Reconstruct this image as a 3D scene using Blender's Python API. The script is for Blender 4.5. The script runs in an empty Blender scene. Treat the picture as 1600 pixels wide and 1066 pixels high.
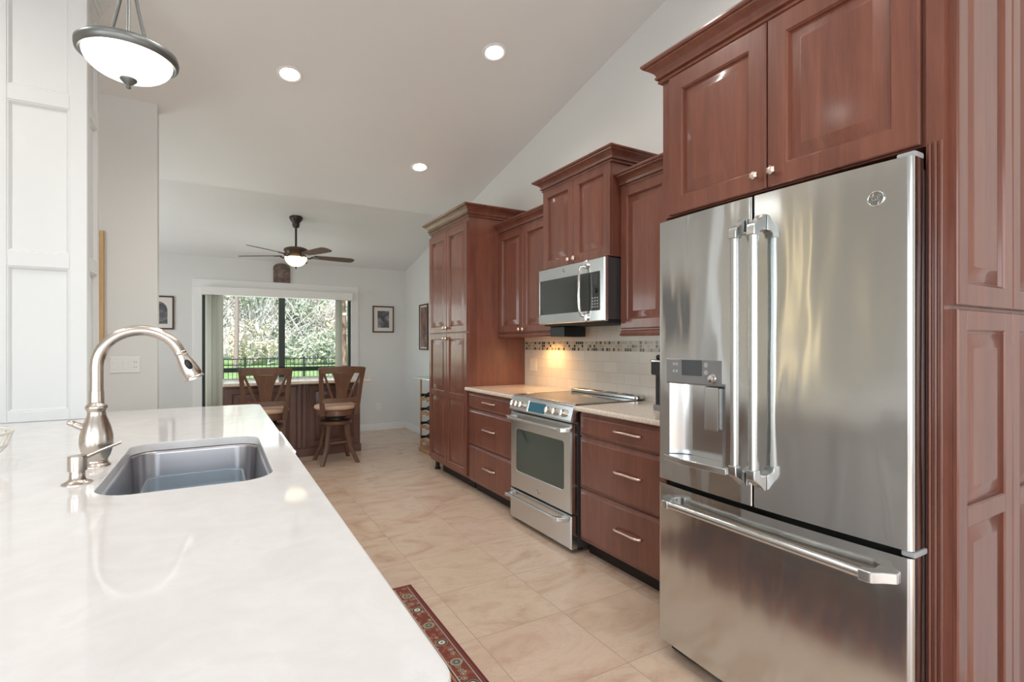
import bpy, bmesh, math, random
from mathutils import Vector, Matrix
random.seed(7)
PI = math.pi
sc = bpy.context.scene
COL = sc.collection

# ---------------------------------------------------------------- camera, world, sun, window and fill light, exposure
YAW = math.atan(461 / 800)
CH = 1.29
cd = bpy.data.cameras.new('camera')
cam = bpy.data.objects.new('camera', cd)
COL.objects.link(cam)
cam.location = (0, 0, CH)
cam.rotation_euler = (PI / 2, 0, -YAW)
cd.sensor_width = 36
cd.lens = 18.0
cd.shift_y = 5 / 1600
cd.clip_start = 0.02
cd.clip_end = 300
sc.camera = cam

wd = bpy.data.worlds.new('sky')
sc.world = wd
wd.use_nodes = True
nt = wd.node_tree
sky = nt.nodes.new('ShaderNodeTexSky')
sky.sky_type = 'NISHITA'
sky.sun_disc = False
sky.sun_elevation = math.radians(48)
sky.sun_rotation = math.radians(200)
bg = nt.nodes['Background']
bg.inputs['Strength'].default_value = 0.30
nt.links.new(sky.outputs[0], bg.inputs['Color'])


def light(name, kind, loc, energy, color=(1, 1, 1), rot=(0, 0, 0), **kw):
    d = bpy.data.lights.new(name, kind)
    d.energy = energy
    d.color = color
    for k, v in kw.items():
        setattr(d, k, v)
    o = bpy.data.objects.new(name, d)
    COL.objects.link(o)
    o.location = loc
    o.rotation_euler = rot
    return o


# the sun stands behind the house and lights the yard
light('sun', 'SUN', (0, -10, 20), 5.5, (1, .97, .92), (math.radians(42), 0, math.radians(-25)), angle=math.radians(1))
# added frontal fill behind the camera, then daylight by the living side window
light('daylight_or_fill', 'AREA', (-0.6, -3.0, 1.5), 75, (.93, .96, 1), (PI / 2, 0, 0), shape='RECTANGLE', size=4.4, size_y=2.5)
light('daylight_or_fill', 'AREA', (-4.28, -1.6, 1.45), 80, (.86, .93, 1), (0, -PI / 2, 0), shape='RECTANGLE', size=2.2, size_y=2.4)
# fill through a side window invented to brighten the breakfast corner
light('daylight_or_fill', 'AREA', (-1.66, 6.2, 1.5), 24, (.95, .98, 1), (0, -PI / 2, 0), shape='RECTANGLE', size=1.2, size_y=1.7)
# daylight entering by the glazed door of the breakfast corner
light('daylight_or_fill', 'AREA', (.75, 7.72, 1.15), 32, (.95, 1, .93), (-PI / 2, 0, 0), shape='RECTANGLE', size=1.6, size_y=1.7)

# unseen fill spots added to brighten the near half of the kitchen
for dx_, dy_ in ((1.695, 1.6), (.445, 2.3), (.445, .7), (1.2, -.3), (-1.6, 2.6), (-1.6, .4)):
    light('recessed_or_fill_spot', 'SPOT', (dx_, dy_, 2.417 + .2087 * (7.66 - dy_) - .04), 40, (1, .965, .92), (0, 0, 0), spot_size=math.radians(150), spot_blend=.8, shadow_soft_size=.06)

vs = sc.view_settings
vs.view_transform = 'Standard'
vs.look = 'None'
vs.gamma = 1
vs.use_curve_mapping = False
vs.exposure = 0.0

# ---------------------------------------------------------------- materials


def mat(name, col=(.8, .8, .8), rough=.5, metal=0, coat=0, emit=None, estr=0, trans=0, ior=1.45, alpha=1, aniso=0, spec=None):
    m = bpy.data.materials.new(name)
    m.use_nodes = True
    b = m.node_tree.nodes['Principled BSDF']
    b.inputs['Base Color'].default_value = (*col, 1)
    b.inputs['Roughness'].default_value = rough
    b.inputs['Metallic'].default_value = metal
    b.inputs['Coat Weight'].default_value = coat
    b.inputs['Coat Roughness'].default_value = .12
    b.inputs['Transmission Weight'].default_value = trans
    b.inputs['IOR'].default_value = ior
    b.inputs['Anisotropic'].default_value = aniso
    if spec is not None:
        b.inputs['Specular IOR Level'].default_value = spec
    if emit:
        b.inputs['Emission Color'].default_value = (*emit, 1)
        b.inputs['Emission Strength'].default_value = estr
    return m


class NT:
    """small helper for building node graphs"""

    def __init__(s, m):
        s.t = m.node_tree
        s.b = s.t.nodes['Principled BSDF']

    def n(s, typ, **kw):
        x = s.t.nodes.new(typ)
        for k, v in kw.items():
            setattr(x, k, v)
        return x

    def l(s, a, b):
        s.t.links.new(a, b)

    def coord(s, scale=(1, 1, 1), loc=(0, 0, 0)):
        g = s.n('ShaderNodeNewGeometry')
        mp = s.n('ShaderNodeMapping')
        mp.inputs['Scale'].default_value = scale
        mp.inputs['Location'].default_value = loc
        s.l(g.outputs['Position'], mp.inputs['Vector'])
        return mp.outputs[0]

    def noise(s, vec, scale=5, detail=4, rough=.5, dist=0):
        x = s.n('ShaderNodeTexNoise')
        x.inputs['Scale'].default_value = scale
        x.inputs['Detail'].default_value = detail
        x.inputs['Roughness'].default_value = rough
        x.inputs['Distortion'].default_value = dist
        s.l(vec, x.inputs['Vector'])
        return x.outputs['Fac']

    def ramp(s, fac, stops, interp='LINEAR'):
        x = s.n('ShaderNodeValToRGB')
        r = x.color_ramp
        r.interpolation = interp
        while len(r.elements) < len(stops):
            r.elements.new(.5)
        for e, (p, c) in zip(r.elements, stops):
            e.position = p
            e.color = (*c, 1) if len(c) == 3 else c
        s.l(fac, x.inputs['Fac'])
        return x.outputs['Color']

    def math(s, op, a, b=None, c=None):
        x = s.n('ShaderNodeMath', operation=op)
        for i, v in enumerate((a, b, c)):
            if v is None:
                continue
            if isinstance(v, (int, float)):
                x.inputs[i].default_value = v
            else:
                s.l(v, x.inputs[i])
        return x.outputs[0]

    def mix(s, fac, a, b, blend='MIX'):
        x = s.n('ShaderNodeMix', data_type='RGBA', blend_type=blend)
        if isinstance(fac, (int, float)):
            x.inputs[0].default_value = fac
        else:
            s.l(fac, x.inputs[0])
        for i, v in ((6, a), (7, b)):
            if isinstance(v, tuple):
                x.inputs[i].default_value = (*v, 1)
            else:
                s.l(v, x.inputs[i])
        return x.outputs[2]

    def sep(s, vec):
        x = s.n('ShaderNodeSeparateXYZ')
        s.l(vec, x.inputs[0])
        return x.outputs

    def comb(s, x, y, z=0):
        c = s.n('ShaderNodeCombineXYZ')
        for i, v in enumerate((x, y, z)):
            if isinstance(v, (int, float)):
                c.inputs[i].default_value = v
            else:
                s.l(v, c.inputs[i])
        return c.outputs[0]

    def white(s, vec):
        x = s.n('ShaderNodeTexWhiteNoise', noise_dimensions='3D')
        s.l(vec, x.inputs['Vector'])
        return x.outputs['Value'], x.outputs['Color']

    def bump(s, h, strength=.2, dist=.01, prev=None):
        x = s.n('ShaderNodeBump')
        x.inputs['Strength'].default_value = strength
        x.inputs['Distance'].default_value = dist
        s.l(h, x.inputs['Height'])
        if prev is not None:
            s.l(prev, x.inputs['Normal'])
        return x.outputs[0]


def paint(name, col, rough=.6):
    m = mat(name, col, rough)
    g = NT(m)
    v = g.coord()
    g.l(g.ramp(g.noise(v, 3, 3), [(.3, tuple(c * .985 for c in col)), (.7, col)]), g.b.inputs['Base Color'])
    g.l(g.bump(g.noise(v, 160, 2), .05, .002), g.b.inputs['Normal'])
    return m


def wood(name, dark, light_, rough=.3, coat=.35, scale=(9, 9, 1.1), boards=True):
    m = mat(name, dark, rough, coat=coat)
    g = NT(m)
    v = g.coord(scale)
    f1 = g.noise(v, 2.2, 6, .6, .6)
    f2 = g.noise(g.coord((scale[0] * 9, scale[1] * 9, scale[2] * 2.5)), 3, 3, .6)
    f = g.math('ADD', g.math('MULTIPLY', f1, .7), g.math('MULTIPLY', f2, .3))
    if boards:
        p = g.sep(g.coord())
        idx = g.math('FLOOR', g.math('DIVIDE', g.math('ADD', g.math('ADD', p[0], p[1]), 7.0), .125))
        wv, _ = g.white(g.comb(idx, 3.3, 1.7))
        f = g.math('ADD', f, g.math('MULTIPLY', g.math('SUBTRACT', wv, .5), .14))
    c = g.ramp(f, [(.28, dark), (.72, light_)])
    g.l(c, g.b.inputs['Base Color'])
    g.l(g.bump(f2, .04, .002), g.b.inputs['Normal'])
    return m


M = {}
M['wall'] = paint('grey_wall_paint', (.72, .725, .71))
M['ceil'] = paint('ceiling_paint', (.83, .83, .82))
M['trim'] = paint('white_trim_paint', (.82, .82, .81), .4)
M['pillar'] = paint('white_pillar_paint', (.72, .74, .745), .35)
M['cherry'] = wood('cherry_wood', (.125, .038, .024), (.22, .077, .048), .33, .5)
M['walnut'] = wood('dark_bar_wood', (.11, .047, .034), (.20, .10, .075), .38, .2)
M['stool'] = wood('stool_wood', (.105, .052, .031), (.19, .098, .06), .38, .2, boards=False)
M['rackwood'] = wood('pale_rack_wood', (.42, .2, .09), (.6, .33, .16), .5, 0, boards=False)
M['blade'] = wood('fan_blade_wood', (.11, .068, .052), (.18, .115, .09), .75, 0, boards=False)
M['goldwood'] = wood('gilt_frame_wood', (.5, .3, .13), (.68, .46, .24), .4, 0, boards=False)
M['black'] = mat('black_plastic', (.012, .012, .013), .4)
M['toedark'] = mat('toe_black', (.02, .012, .01), .6)  # near-black of the toe kicks
M['rubber'] = mat('dark_rubber', (.03, .03, .032), .7)
M['bglass'] = mat('black_glass', (.045, .05, .045), .04, spec=.8)
M['ovenglass'] = mat('oven_glass', (.05, .075, .065), .05, spec=.9)
M['cooktop'] = mat('cooktop_glass', (.03, .022, .018), .06, spec=.9)
M['nickel'] = mat('brushed_nickel', (.62, .56, .5), .27, 1)
M['satin'] = mat('satin_nickel', (.74, .68, .6), .25, 1)
M['rosenickel'] = mat('rosy_nickel', (.8, .66, .56), .28, 1)
M['chrome'] = mat('chrome', (.8, .8, .8), .1, 1)
M['niche'] = mat('polished_niche', (.62, .62, .62), .2, 1)
M['pewter'] = mat('pewter', (.22, .235, .235), .38, .85)
M['bronze'] = mat('oil_bronze', (.055, .042, .037), .42, .6)
M['bronzelight'] = mat('brown_bronze', (.1, .07, .05), .4, .6)
M['grey'] = mat('grey_plastic', (.2, .2, .2), .4)
M['lightgrey'] = mat('light_grey_plastic', (.36, .37, .38), .4)
M['white'] = mat('white_plastic', (.8, .8, .78), .35)
M['almond'] = mat('almond_plastic', (.76, .7, .6), .4)
M['doorframe'] = mat('dark_door_frame', (.035, .05, .045), .4)
M['slat'] = mat('blind_slat', (.84, .86, .78), .5)
g = NT(M['slat'])
tr_ = g.n('ShaderNodeBsdfTranslucent')
tr_.inputs['Color'].default_value = (.84, .84, .76, 1)
mx = g.n('ShaderNodeMixShader')
mx.inputs[0].default_value = .22
g.l(g.b.outputs[0], mx.inputs[1])
g.l(tr_.outputs[0], mx.inputs[2])
g.l(mx.outputs[0], g.t.nodes['Material Output'].inputs['Surface'])
M['cushion'] = mat('tan_cushion', (.62, .42, .3), .75)
M['fridgeside'] = mat('fridge_side', (.09, .085, .09), .3, .4)
M['display'] = mat('display', (.06, .065, .07), .1)
M['bluelcd'] = mat('blue_display', (.02, .1, .14), .1, emit=(.02, .14, .22), estr=.12)
M['glow'] = mat('pendant_glass', (.9, .9, .88), .4, emit=(1, .97, .93), estr=3.2)
M['fanglow'] = mat('fan_glass', (.9, .85, .7), .4, emit=(1, .82, .55), estr=1.6)
M['lamp'] = mat('recessed_or_fill_spot', (.9, .9, .9), .4, emit=(1, .95, .87), estr=9)
M['lampring'] = mat('lamp_trim', (.86, .86, .84), .4)
M['streakglow'] = mat('streak_pole_glow', (.8, .7, .5), .6, emit=(1, .8, .48), estr=2.2)  # glow of the added poles that streak the refrigerator door
M['bottle'] = mat('wine_bottle_glass', (.015, .02, .012), .1, spec=.7)
M['paper'] = mat('picture_mat', (.74, .7, .66), .7)
M['frame'] = mat('dark_frame', (.07, .03, .022), .35)
M['tubplastic'] = mat('clear_plastic', (.8, .9, .96), .12, trans=.85, ior=1.2)
M['glass'] = mat('clear_glass', (1, 1, 1), .0, trans=1, ior=1.01)
M['wire'] = mat('white_wire', (.78, .76, .7), .35)
M['fence'] = mat('black_fence', (.02, .02, .022), .5)
M['lawn'] = mat('lawn', (.2, .42, .07), .9)
g = NT(M['lawn'])
g.l(g.ramp(g.noise(g.coord(), 1.2, 5), [(.3, (.19, .34, .10)), (.7, (.34, .50, .18))]), g.b.inputs['Base Color'])
M['bark'] = mat('pale_bark', (.30, .23, .21), .9)
M['brownbark'] = mat('brown_bark', (.24, .15, .1), .9)
g = NT(M['brownbark'])
g.l(g.ramp(g.noise(g.coord((6, 6, 1.5)), 4, 5), [(.35, (.13, .08, .055)), (.65, (.34, .23, .16))]), g.b.inputs['Base Color'])


def leafmat(name, a, b):
    m = mat(name, a, .7)
    g_ = NT(m)
    g_.l(g_.ramp(g_.noise(g_.coord(), .9, 5, .7), [(.3, a), (.7, b)]), g_.b.inputs['Base Color'])
    return m


M['leafA'] = leafmat('olive_leaves', (.42, .43, .31), (.72, .70, .56))
M['leafB'] = leafmat('yellow_leaves', (.60, .54, .38), (.86, .78, .62))
M['leafC'] = leafmat('green_leaves', (.30, .36, .25), (.55, .58, .44))
M['twig'] = mat('grey_twigs', (.74, .7, .7), .9)

# brushed stainless steel, grain running level, gently waved sheet


def steel(name, col=(.5, .5, .49), rough=.2, wave=.0, aniso=.75):
    m = mat(name, col, rough, 1, aniso=aniso)
    m.node_tree.nodes['Principled BSDF'].inputs['Anisotropic Rotation'].default_value = .25
    g_ = NT(m)
    tg = g_.n('ShaderNodeTangent', direction_type='RADIAL', axis='Z')
    g_.l(tg.outputs[0], g_.b.inputs['Tangent'])
    if wave:
        w = g_.noise(g_.coord((2.4, 2.4, .55)), 2.2, 1.5, .45, .3)
        g_.l(g_.bump(w, 1.0, wave), g_.b.inputs['Normal'])
    return m


M['steel'] = steel('stainless_steel', (.63, .645, .64), .13, .011)
M['steelflat'] = steel('stainless_flat', (.63, .65, .65), .22, .0)
M['sink'] = steel('sink_steel', (.52, .5, .51), .3, 0, .3)

# quartz
m = mat('white_quartz', (.8, .79, .76), .06, spec=.55)
g = NT(m)
v = g.coord()
f = g.noise(v, 9, 8, .62, .8)
c = g.ramp(f, [(.3, (.72, .71, .70)), (.5, (.75, .745, .74)), (.62, (.775, .775, .77)), (.68, (.745, .74, .735))])
g.l(c, g.b.inputs['Base Color'])
M['quartz'] = m
m = mat('cream_counter', (.7, .6, .5), .12)
g = NT(m)
g.l(g.ramp(g.noise(g.coord(), 90, 3), [(.35, (.62, .52, .43)), (.65, (.76, .67, .57))]), g.b.inputs['Base Color'])
M['cream'] = m

# floor tiles
m = mat('floor_tiles', (.6, .48, .37), .28)
g = NT(m)
T = .4565
pos = g.coord()
p = g.sep(pos)
tx = g.math('DIVIDE', g.math('SUBTRACT', p[0], .985 - 40 * T), T)
ty = g.math('DIVIDE', g.math('SUBTRACT', p[1], 2.475 - 40 * T), T)
ix, iy = g.math('FLOOR', tx), g.math('FLOOR', ty)
wv, wc = g.white(g.comb(ix, iy, 2.0))
off = g.n('ShaderNodeVectorMath', operation='MULTIPLY_ADD')
g.l(wc, off.inputs[0])
off.inputs[1].default_value = (9, 9, 9)
g.l(pos, off.inputs[2])
mp = g.n('ShaderNodeMapping')
mp.inputs['Scale'].default_value = (1.0, 2.0, 1)
mp.inputs['Rotation'].default_value = (0, 0, .6)
g.l(off.outputs[0], mp.inputs['Vector'])
f = g.noise(mp.outputs[0], 2.0, 7, .58, 1.3)
base = g.ramp(f, [(.28, (.50, .335, .245)), (.42, (.60, .445, .335)), (.55, (.655, .51, .40)), (.7, (.60, .465, .35)), (.8, (.68, .54, .44))])
vein = g.noise(mp.outputs[0], 3.2, 9, .65, 2.2)
vf = g.ramp(vein, [(.485, (0, 0, 0)), (.5, (1, 1, 1)), (.515, (0, 0, 0))])
base = g.mix(g.math('MULTIPLY', vf, .22), base, (.36, .20, .13))
base = g.mix(.03, base, wc, 'SOFT_LIGHT')


def line(t, w):
    fr = g.math('FRACT', t)
    e = g.math('MINIMUM', fr, g.math('SUBTRACT', 1.0, fr))
    return g.math('LESS_THAN', e, w / T)


gr = g.math('MAXIMUM', line(tx, .0022), line(ty, .0022))
g.l(g.mix(gr, base, (.40, .30, .225)), g.b.inputs['Base Color'])
g.l(g.math('ADD', g.math('MULTIPLY', gr, .4), .27), g.b.inputs['Roughness'])
g.l(g.bump(g.math('SUBTRACT', 1.0, gr), .25, .002), g.b.inputs['Normal'])
M['floor'] = m

# backsplash: pale stone subway tiles with a band of small mosaic pieces
m = mat('backsplash_tiles', (.7, .65, .57), .2)
g = NT(m)
p = g.sep(g.coord())
Y_, Z_ = p[1], p[2]
br = g.n('ShaderNodeTexBrick')
br.inputs['Scale'].default_value = 1
br.inputs['Brick Width'].default_value = .153
br.inputs['Row Height'].default_value = .0775
br.inputs['Mortar Size'].default_value = .0013
br.inputs['Color1'].default_value = (.74, .675, .585, 1)
br.inputs['Color2'].default_value = (.66, .60, .515, 1)
br.inputs['Mortar'].default_value = (.52, .46, .385, 1)
g.l(g.comb(Y_, g.math('SUBTRACT', Z_, .927), 0), br.inputs['Vector'])
mr = g.math('DIVIDE', g.math('SUBTRACT', Z_, 1.238), .0248)
my = g.math('DIVIDE', g.math('ADD', Y_, 3.0), .0248)
mi = g.comb(g.math('FLOOR', my), g.math('FLOOR', mr), 5)
mv, mc = g.white(mi)
mcol = g.ramp(mv, [(0, (.40, .32, .22)), (.34, (.50, .42, .31)), (.62, (.05, .028, .018)), (.76, (.25, .13, .06)), (.82, (.5, .42, .33)), (.92, (.03, .02, .015))], 'CONSTANT')


def ln(t, w):
    fr = g.math('FRACT', t)
    return g.math('LESS_THAN', g.math('MINIMUM', fr, g.math('SUBTRACT', 1.0, fr)), w)


mg = g.math('MAXIMUM', ln(my, .06), ln(mr, .06))
mcol = g.mix(mg, mcol, (.6, .54, .45))
inb = g.math('MULTIPLY', g.math('GREATER_THAN', Z_, 1.238), g.math('LESS_THAN', Z_, 1.238 + 3 * .0248))
g.l(g.mix(inb, br.outputs['Color'], mcol), g.b.inputs['Base Color'])
M['splash'] = m

# rug
m = mat('runner_rug_wool', (.3, .06, .04), .95)
g = NT(m)
UX1, UY1 = .897, 2.64
p = g.sep(g.coord())
ex = g.math('SUBTRACT', UX1, p[0])
ey = g.math('SUBTRACT', UY1, p[1])
e = g.math('MINIMUM', ex, g.math('ADD', g.math('MULTIPLY', g.math('GREATER_THAN', ey, .02), 5.0), ey))
vo = g.n('ShaderNodeTexVoronoi')
vo.inputs['Scale'].default_value = 34
g.l(g.coord(), vo.inputs['Vector'])
flor = g.ramp(vo.outputs['Distance'], [(0, (.42, .33, .24)), (.2, (.10, .085, .07)), (.32, (.38, .27, .19)), (.42, (.19, .05, .036))], 'CONSTANT')
bgc = g.mix(g.math('GREATER_THAN', g.noise(g.coord(), 42, 3), .56), flor, (.27, .085, .05))
# rosettes along the border
long_ = g.math('ADD', p[0], p[1])
fr = g.math('SUBTRACT', g.math('FRACT', g.math('DIVIDE', g.math('SUBTRACT', p[1], 2.60 - 10 * .155), .155)), .5)
dy = g.math('MULTIPLY', fr, .155)
alt = g.math('GREATER_THAN', g.math('FRACT', g.math('DIVIDE', g.math('SUBTRACT', p[1], 2.60 - 10 * .155), .31)), .5)
dx = g.math('SUBTRACT', ex, .06)
rd = g.math('SQRT', g.math('ADD', g.math('MULTIPLY', dx, dx), g.math('MULTIPLY', dy, dy)))
rosA = g.ramp(g.math('DIVIDE', rd, .05), [(0, (.08, .07, .06)), (.09, (.62, .57, .46)), (.30, (.06, .065, .055)), (.46, (.30, .25, .18))], 'CONSTANT')
rosB = g.ramp(g.math('DIVIDE', rd, .05), [(0, (.40, .36, .27)), (.1, (.13, .135, .10)), (.34, (.36, .31, .23)), (.5, (.12, .12, .09))], 'CONSTANT')
ros = g.mix(alt, rosA, rosB)
bord = g.mix(g.math('LESS_THAN', rd, .026), bgc, ros)
st = g.ramp(g.math('DIVIDE', e, .2), [(0, (.12, .022, .018)), (.05, (.19, .042, .034)), (.09, (.08, .05, .045)), (.115, (.42, .34, .27)), (.14, (.17, .05, .037))], 'CONSTANT')
bord = g.mix(g.math('LESS_THAN', e, .031), bord, st)
ins = g.ramp(g.math('DIVIDE', e, .2), [(0, (.3, .05, .04)), (.47, (.5, .4, .3)), (.5, (.06, .05, .06)), (.53, (.5, .16, .07)), (.58, (.07, .06, .08))], 'CONSTANT')
bord = g.mix(g.math('GREATER_THAN', e, .094), bord, ins)
fieldc = g.mix(g.math('GREATER_THAN', g.noise(g.coord(), 25, 3), .55), (.06, .055, .08), (.4, .2, .1))
g.l(g.mix(g.math('GREATER_THAN', e, .125), bord, fieldc), g.b.inputs['Base Color'])
g.l(g.bump(g.noise(g.coord(), 700, 2), .3, .002), g.b.inputs['Normal'])
M['rug'] = m


def picmat(name, a, b, c_, scale=9):
    m_ = mat(name, a, .35)
    g_ = NT(m_)
    g_.l(g_.ramp(g_.noise(g_.coord(), scale, 5, .6, .8), [(.32, a), (.5, b), (.68, c_)]), g_.b.inputs['Base Color'])
    return m_


M['print'] = picmat('dark_print', (.03, .03, .04), (.12, .12, .13), (.35, .36, .38))
M['arch'] = picmat('arched_relief', (.07, .045, .04), (.15, .10, .09), (.28, .19, .15), 14)
M['printred'] = picmat('red_brown_print', (.06, .03, .025), (.2, .1, .08), (.4, .3, .26), 8)

# ---------------------------------------------------------------- mesh builder


class MB:
    def __init__(s):
        s.bm = bmesh.new()

    def _q(s, vs_):
        try:
            return s.bm.faces.new(vs_)
        except ValueError:
            return None

    def box(s, x0, x1, y0, y1, z0, z1, bev=0, seg=2):
        c = [s.bm.verts.new((x, y, z)) for x in (x0, x1) for y in (y0, y1) for z in (z0, z1)]
        fs = [s.bm.faces.new([c[i] for i in q]) for q in ((0, 1, 3, 2), (4, 6, 7, 5), (0, 4, 5, 1), (2, 3, 7, 6), (0, 2, 6, 4), (1, 5, 7, 3))]
        if bev:
            es = list({e_ for f_ in fs for e_ in f_.edges})
            bmesh.ops.bevel(s.bm, geom=es, offset=bev, segments=seg, profile=.5, affect='EDGES')
        return s

    def loops(s, rings, cap0=True, cap1=True, closed=False):
        """connect rings of equal length (each a list of Vectors)"""
        R = [[s.bm.verts.new(p_) for p_ in r] for r in rings]
        k = len(R[0])
        rng = range(len(R)) if closed else range(len(R) - 1)
        for i in rng:
            a, b = R[i], R[(i + 1) % len(R)]
            for j in range(k):
                s._q([a[j], a[(j + 1) % k], b[(j + 1) % k], b[j]])
        if not closed:
            if cap0:
                s._q(R[0][::-1])
            if cap1:
                s._q(R[-1])
        return s

    def strip(s, rows):
        """open grid of points"""
        R = [[s.bm.verts.new(p_) for p_ in r] for r in rows]
        for a, b in zip(R, R[1:]):
            for j in range(len(a) - 1):
                s._q([a[j], a[j + 1], b[j + 1], b[j]])
        return s

    def tube(s, pts, r, seg=12, closed=False, flat=1.0):
        pts = [Vector(p_) for p_ in pts]
        n = len(pts)
        rs = r if isinstance(r, (list, tuple)) else [r] * n
        rings = []
        up = None
        for i in range(n):
            if closed:
                t = (pts[(i + 1) % n] - pts[i - 1]).normalized()
            else:
                t = (pts[min(i + 1, n - 1)] - pts[max(i - 1, 0)]).normalized()
            if up is None:
                a = Vector((0, 0, 1)) if abs(t.z) < .9 else Vector((1, 0, 0))
                up = (a - t * a.dot(t)).normalized()
            else:
                up = (up - t * up.dot(t)).normalized()
            b = t.cross(up)
            rings.append([pts[i] + (up * math.cos(q) * flat + b * math.sin(q)) * rs[i] for q in (2 * PI * j / seg for j in range(seg))])
        return s.loops(rings, closed=closed)

    def lathe(s, prof, F=None, seg=24, at=(0, 0, 0)):
        """prof [(r, h)], F maps (u, v, n) -> point with n the axis; default axis z at point 'at'"""
        if F is None:
            a = Vector(at)
            F = lambda u, v_, n: a + Vector((u, v_, n))
        rings = [[F(r * math.cos(q), r * math.sin(q), h) for q in (2 * PI * j / seg for j in range(seg))] for r, h in ((max(r, 1e-4), h) for r, h in prof)]
        return s.loops(rings)

    def nested(s, F, w, h, prof, u0=0, v0=0):
        """stack of inset rectangles: prof [(inset, height)]"""
        rings = [[F(u0 + i, v0 + i, n), F(u0 + w - i, v0 + i, n), F(u0 + w - i, v0 + h - i, n), F(u0 + i, v0 + h - i, n)] for i, n in prof]
        return s.loops(rings)

    def prism(s, poly, F, n0, n1):
        return s.loops([[F(u, v_, n0) for u, v_ in poly], [F(u, v_, n1) for u, v_ in poly]])

    def sweep(s, path, prof, z0=0, left=True):
        """mould profile [(out, z)] along a plan path [(x, y)] with mitred corners; open ends capped"""
        P = [Vector((a, b)) for a, b in path]
        sg = 1 if left else -1
        rings = []
        for i, p_ in enumerate(P):
            ds = []
            if i > 0:
                ds.append((P[i] - P[i - 1]).normalized())
            if i < len(P) - 1:
                ds.append((P[i + 1] - P[i]).normalized())
            ns = [Vector((-d_.y, d_.x)) * sg for d_ in ds]
            mn = sum(ns, Vector((0, 0)))
            mn = mn / mn.length_squared * 2 / len(ns) * (len(ns)) if len(ns) == 2 else ns[0]
            if len(ns) == 2:
                b = (ns[0] + ns[1])
                mn = b / (1 + ns[0].dot(ns[1]))
            rings.append([Vector((p_.x + mn.x * o_, p_.y + mn.y * o_, z0 + zz)) for o_, zz in prof])
        return s.loops(rings)

    def beam(s, p0, p1, w, t, side=(1, 0, 0), w1=None, t1=None):
        p0, p1 = Vector(p0), Vector(p1)
        d_ = (p1 - p0).normalized()
        a = Vector(side)
        a = (a - d_ * a.dot(d_)).normalized()
        b = d_.cross(a)
        w1 = w if w1 is None else w1
        t1 = t if t1 is None else t1
        R = []
        for p_, ww, tt in ((p0, w, t), (p1, w1, t1)):
            R.append([p_ + a * ww / 2 * i + b * tt / 2 * j for i, j in ((-1, -1), (1, -1), (1, 1), (-1, 1))])
        return s.loops(R)

    def build(s, name, material, parent=None, smooth=35, bevel=0, fix=True):
        if fix:
            bmesh.ops.recalc_face_normals(s.bm, faces=s.bm.faces[:])
        off = Vector(root_loc(parent)) if parent else Vector((0, 0, 0))
        if parent:
            bmesh.ops.translate(s.bm, vec=-off, verts=s.bm.verts[:])
        me = bpy.data.meshes.new(name)
        s.bm.to_mesh(me)
        s.bm.free()
        if smooth:
            me.polygons.foreach_set('use_smooth', [True] * len(me.polygons))
            me.set_sharp_from_angle(angle=math.radians(smooth))
        me.materials.append(material)
        o = bpy.data.objects.new(name, me)
        COL.objects.link(o)
        if parent:
            o.parent = parent
        if bevel:
            b = o.modifiers.new('bevel', 'BEVEL')
            b.width = bevel
            b.segments = 2
            b.limit_method = 'ANGLE'
            b.angle_limit = math.radians(40)
        if smooth:
            w_ = o.modifiers.new('flat_faces', 'WEIGHTED_NORMAL')
            w_.keep_sharp = True
            w_.weight = 80
        return o


def root_loc(o):
    while o.parent:
        o = o.parent
    return o.location


def thing(name, loc, label, cat, group=None):
    o = bpy.data.objects.new(name, None)
    COL.objects.link(o)
    o.location = loc
    o.empty_display_size = .1
    o['label'] = label
    o['category'] = cat
    if group:
        o['group'] = group
    return o


def tag(o, label, cat, group=None, kind=None):
    o['label'] = label
    o['category'] = cat
    if group:
        o['group'] = group
    if kind:
        o['kind'] = kind
    return o


def struct(o):
    o['kind'] = 'structure'
    return o


def dup(root, loc, label, rz=None, group=None):
    r = root.copy()
    COL.objects.link(r)
    r.location = loc
    if rz is not None:
        r.rotation_euler = (0, 0, rz)
    r['label'] = label
    if group:
        r['group'] = group

    def kids(src, dst):
        for ch in [o for o in COL.objects if o.parent == src]:
            c = ch.copy()
            COL.objects.link(c)
            c.parent = dst
            kids(ch, c)
    kids(root, r)
    return r


def frame(o, u, v, n):
    o, u, v, n = (Vector(x) for x in (o, u, v, n))
    return lambda a, b, c: o + u * a + v * b + n * c


def faceL(x, y, z):
    """front looking to -X; u runs to -Y (left to right seen from the aisle)"""
    return frame((x, y, z), (0, -1, 0), (0, 0, 1), (-1, 0, 0))


def faceS(x, y, z):
    """front looking to -Y; u runs to +X"""
    return frame((x, y, z), (1, 0, 0), (0, 0, 1), (0, -1, 0))


def rr(x0, x1, y0, y1, r, n=8):
    out = []
    for cx, cy, a in ((x1 - r, y1 - r, 0), (x0 + r, y1 - r, PI / 2), (x0 + r, y0 + r, PI), (x1 - r, y0 + r, 1.5 * PI)):
        for i in range(n + 1):
            q = a + PI / 2 * i / n
            out.append((cx + r * math.cos(q), cy + r * math.sin(q)))
    return out


# ---------------------------------------------------------------- the setting
WX, BY = 2.52, 7.66
cz = lambda y: 2.417 + .2087 * (BY - y)

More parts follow.
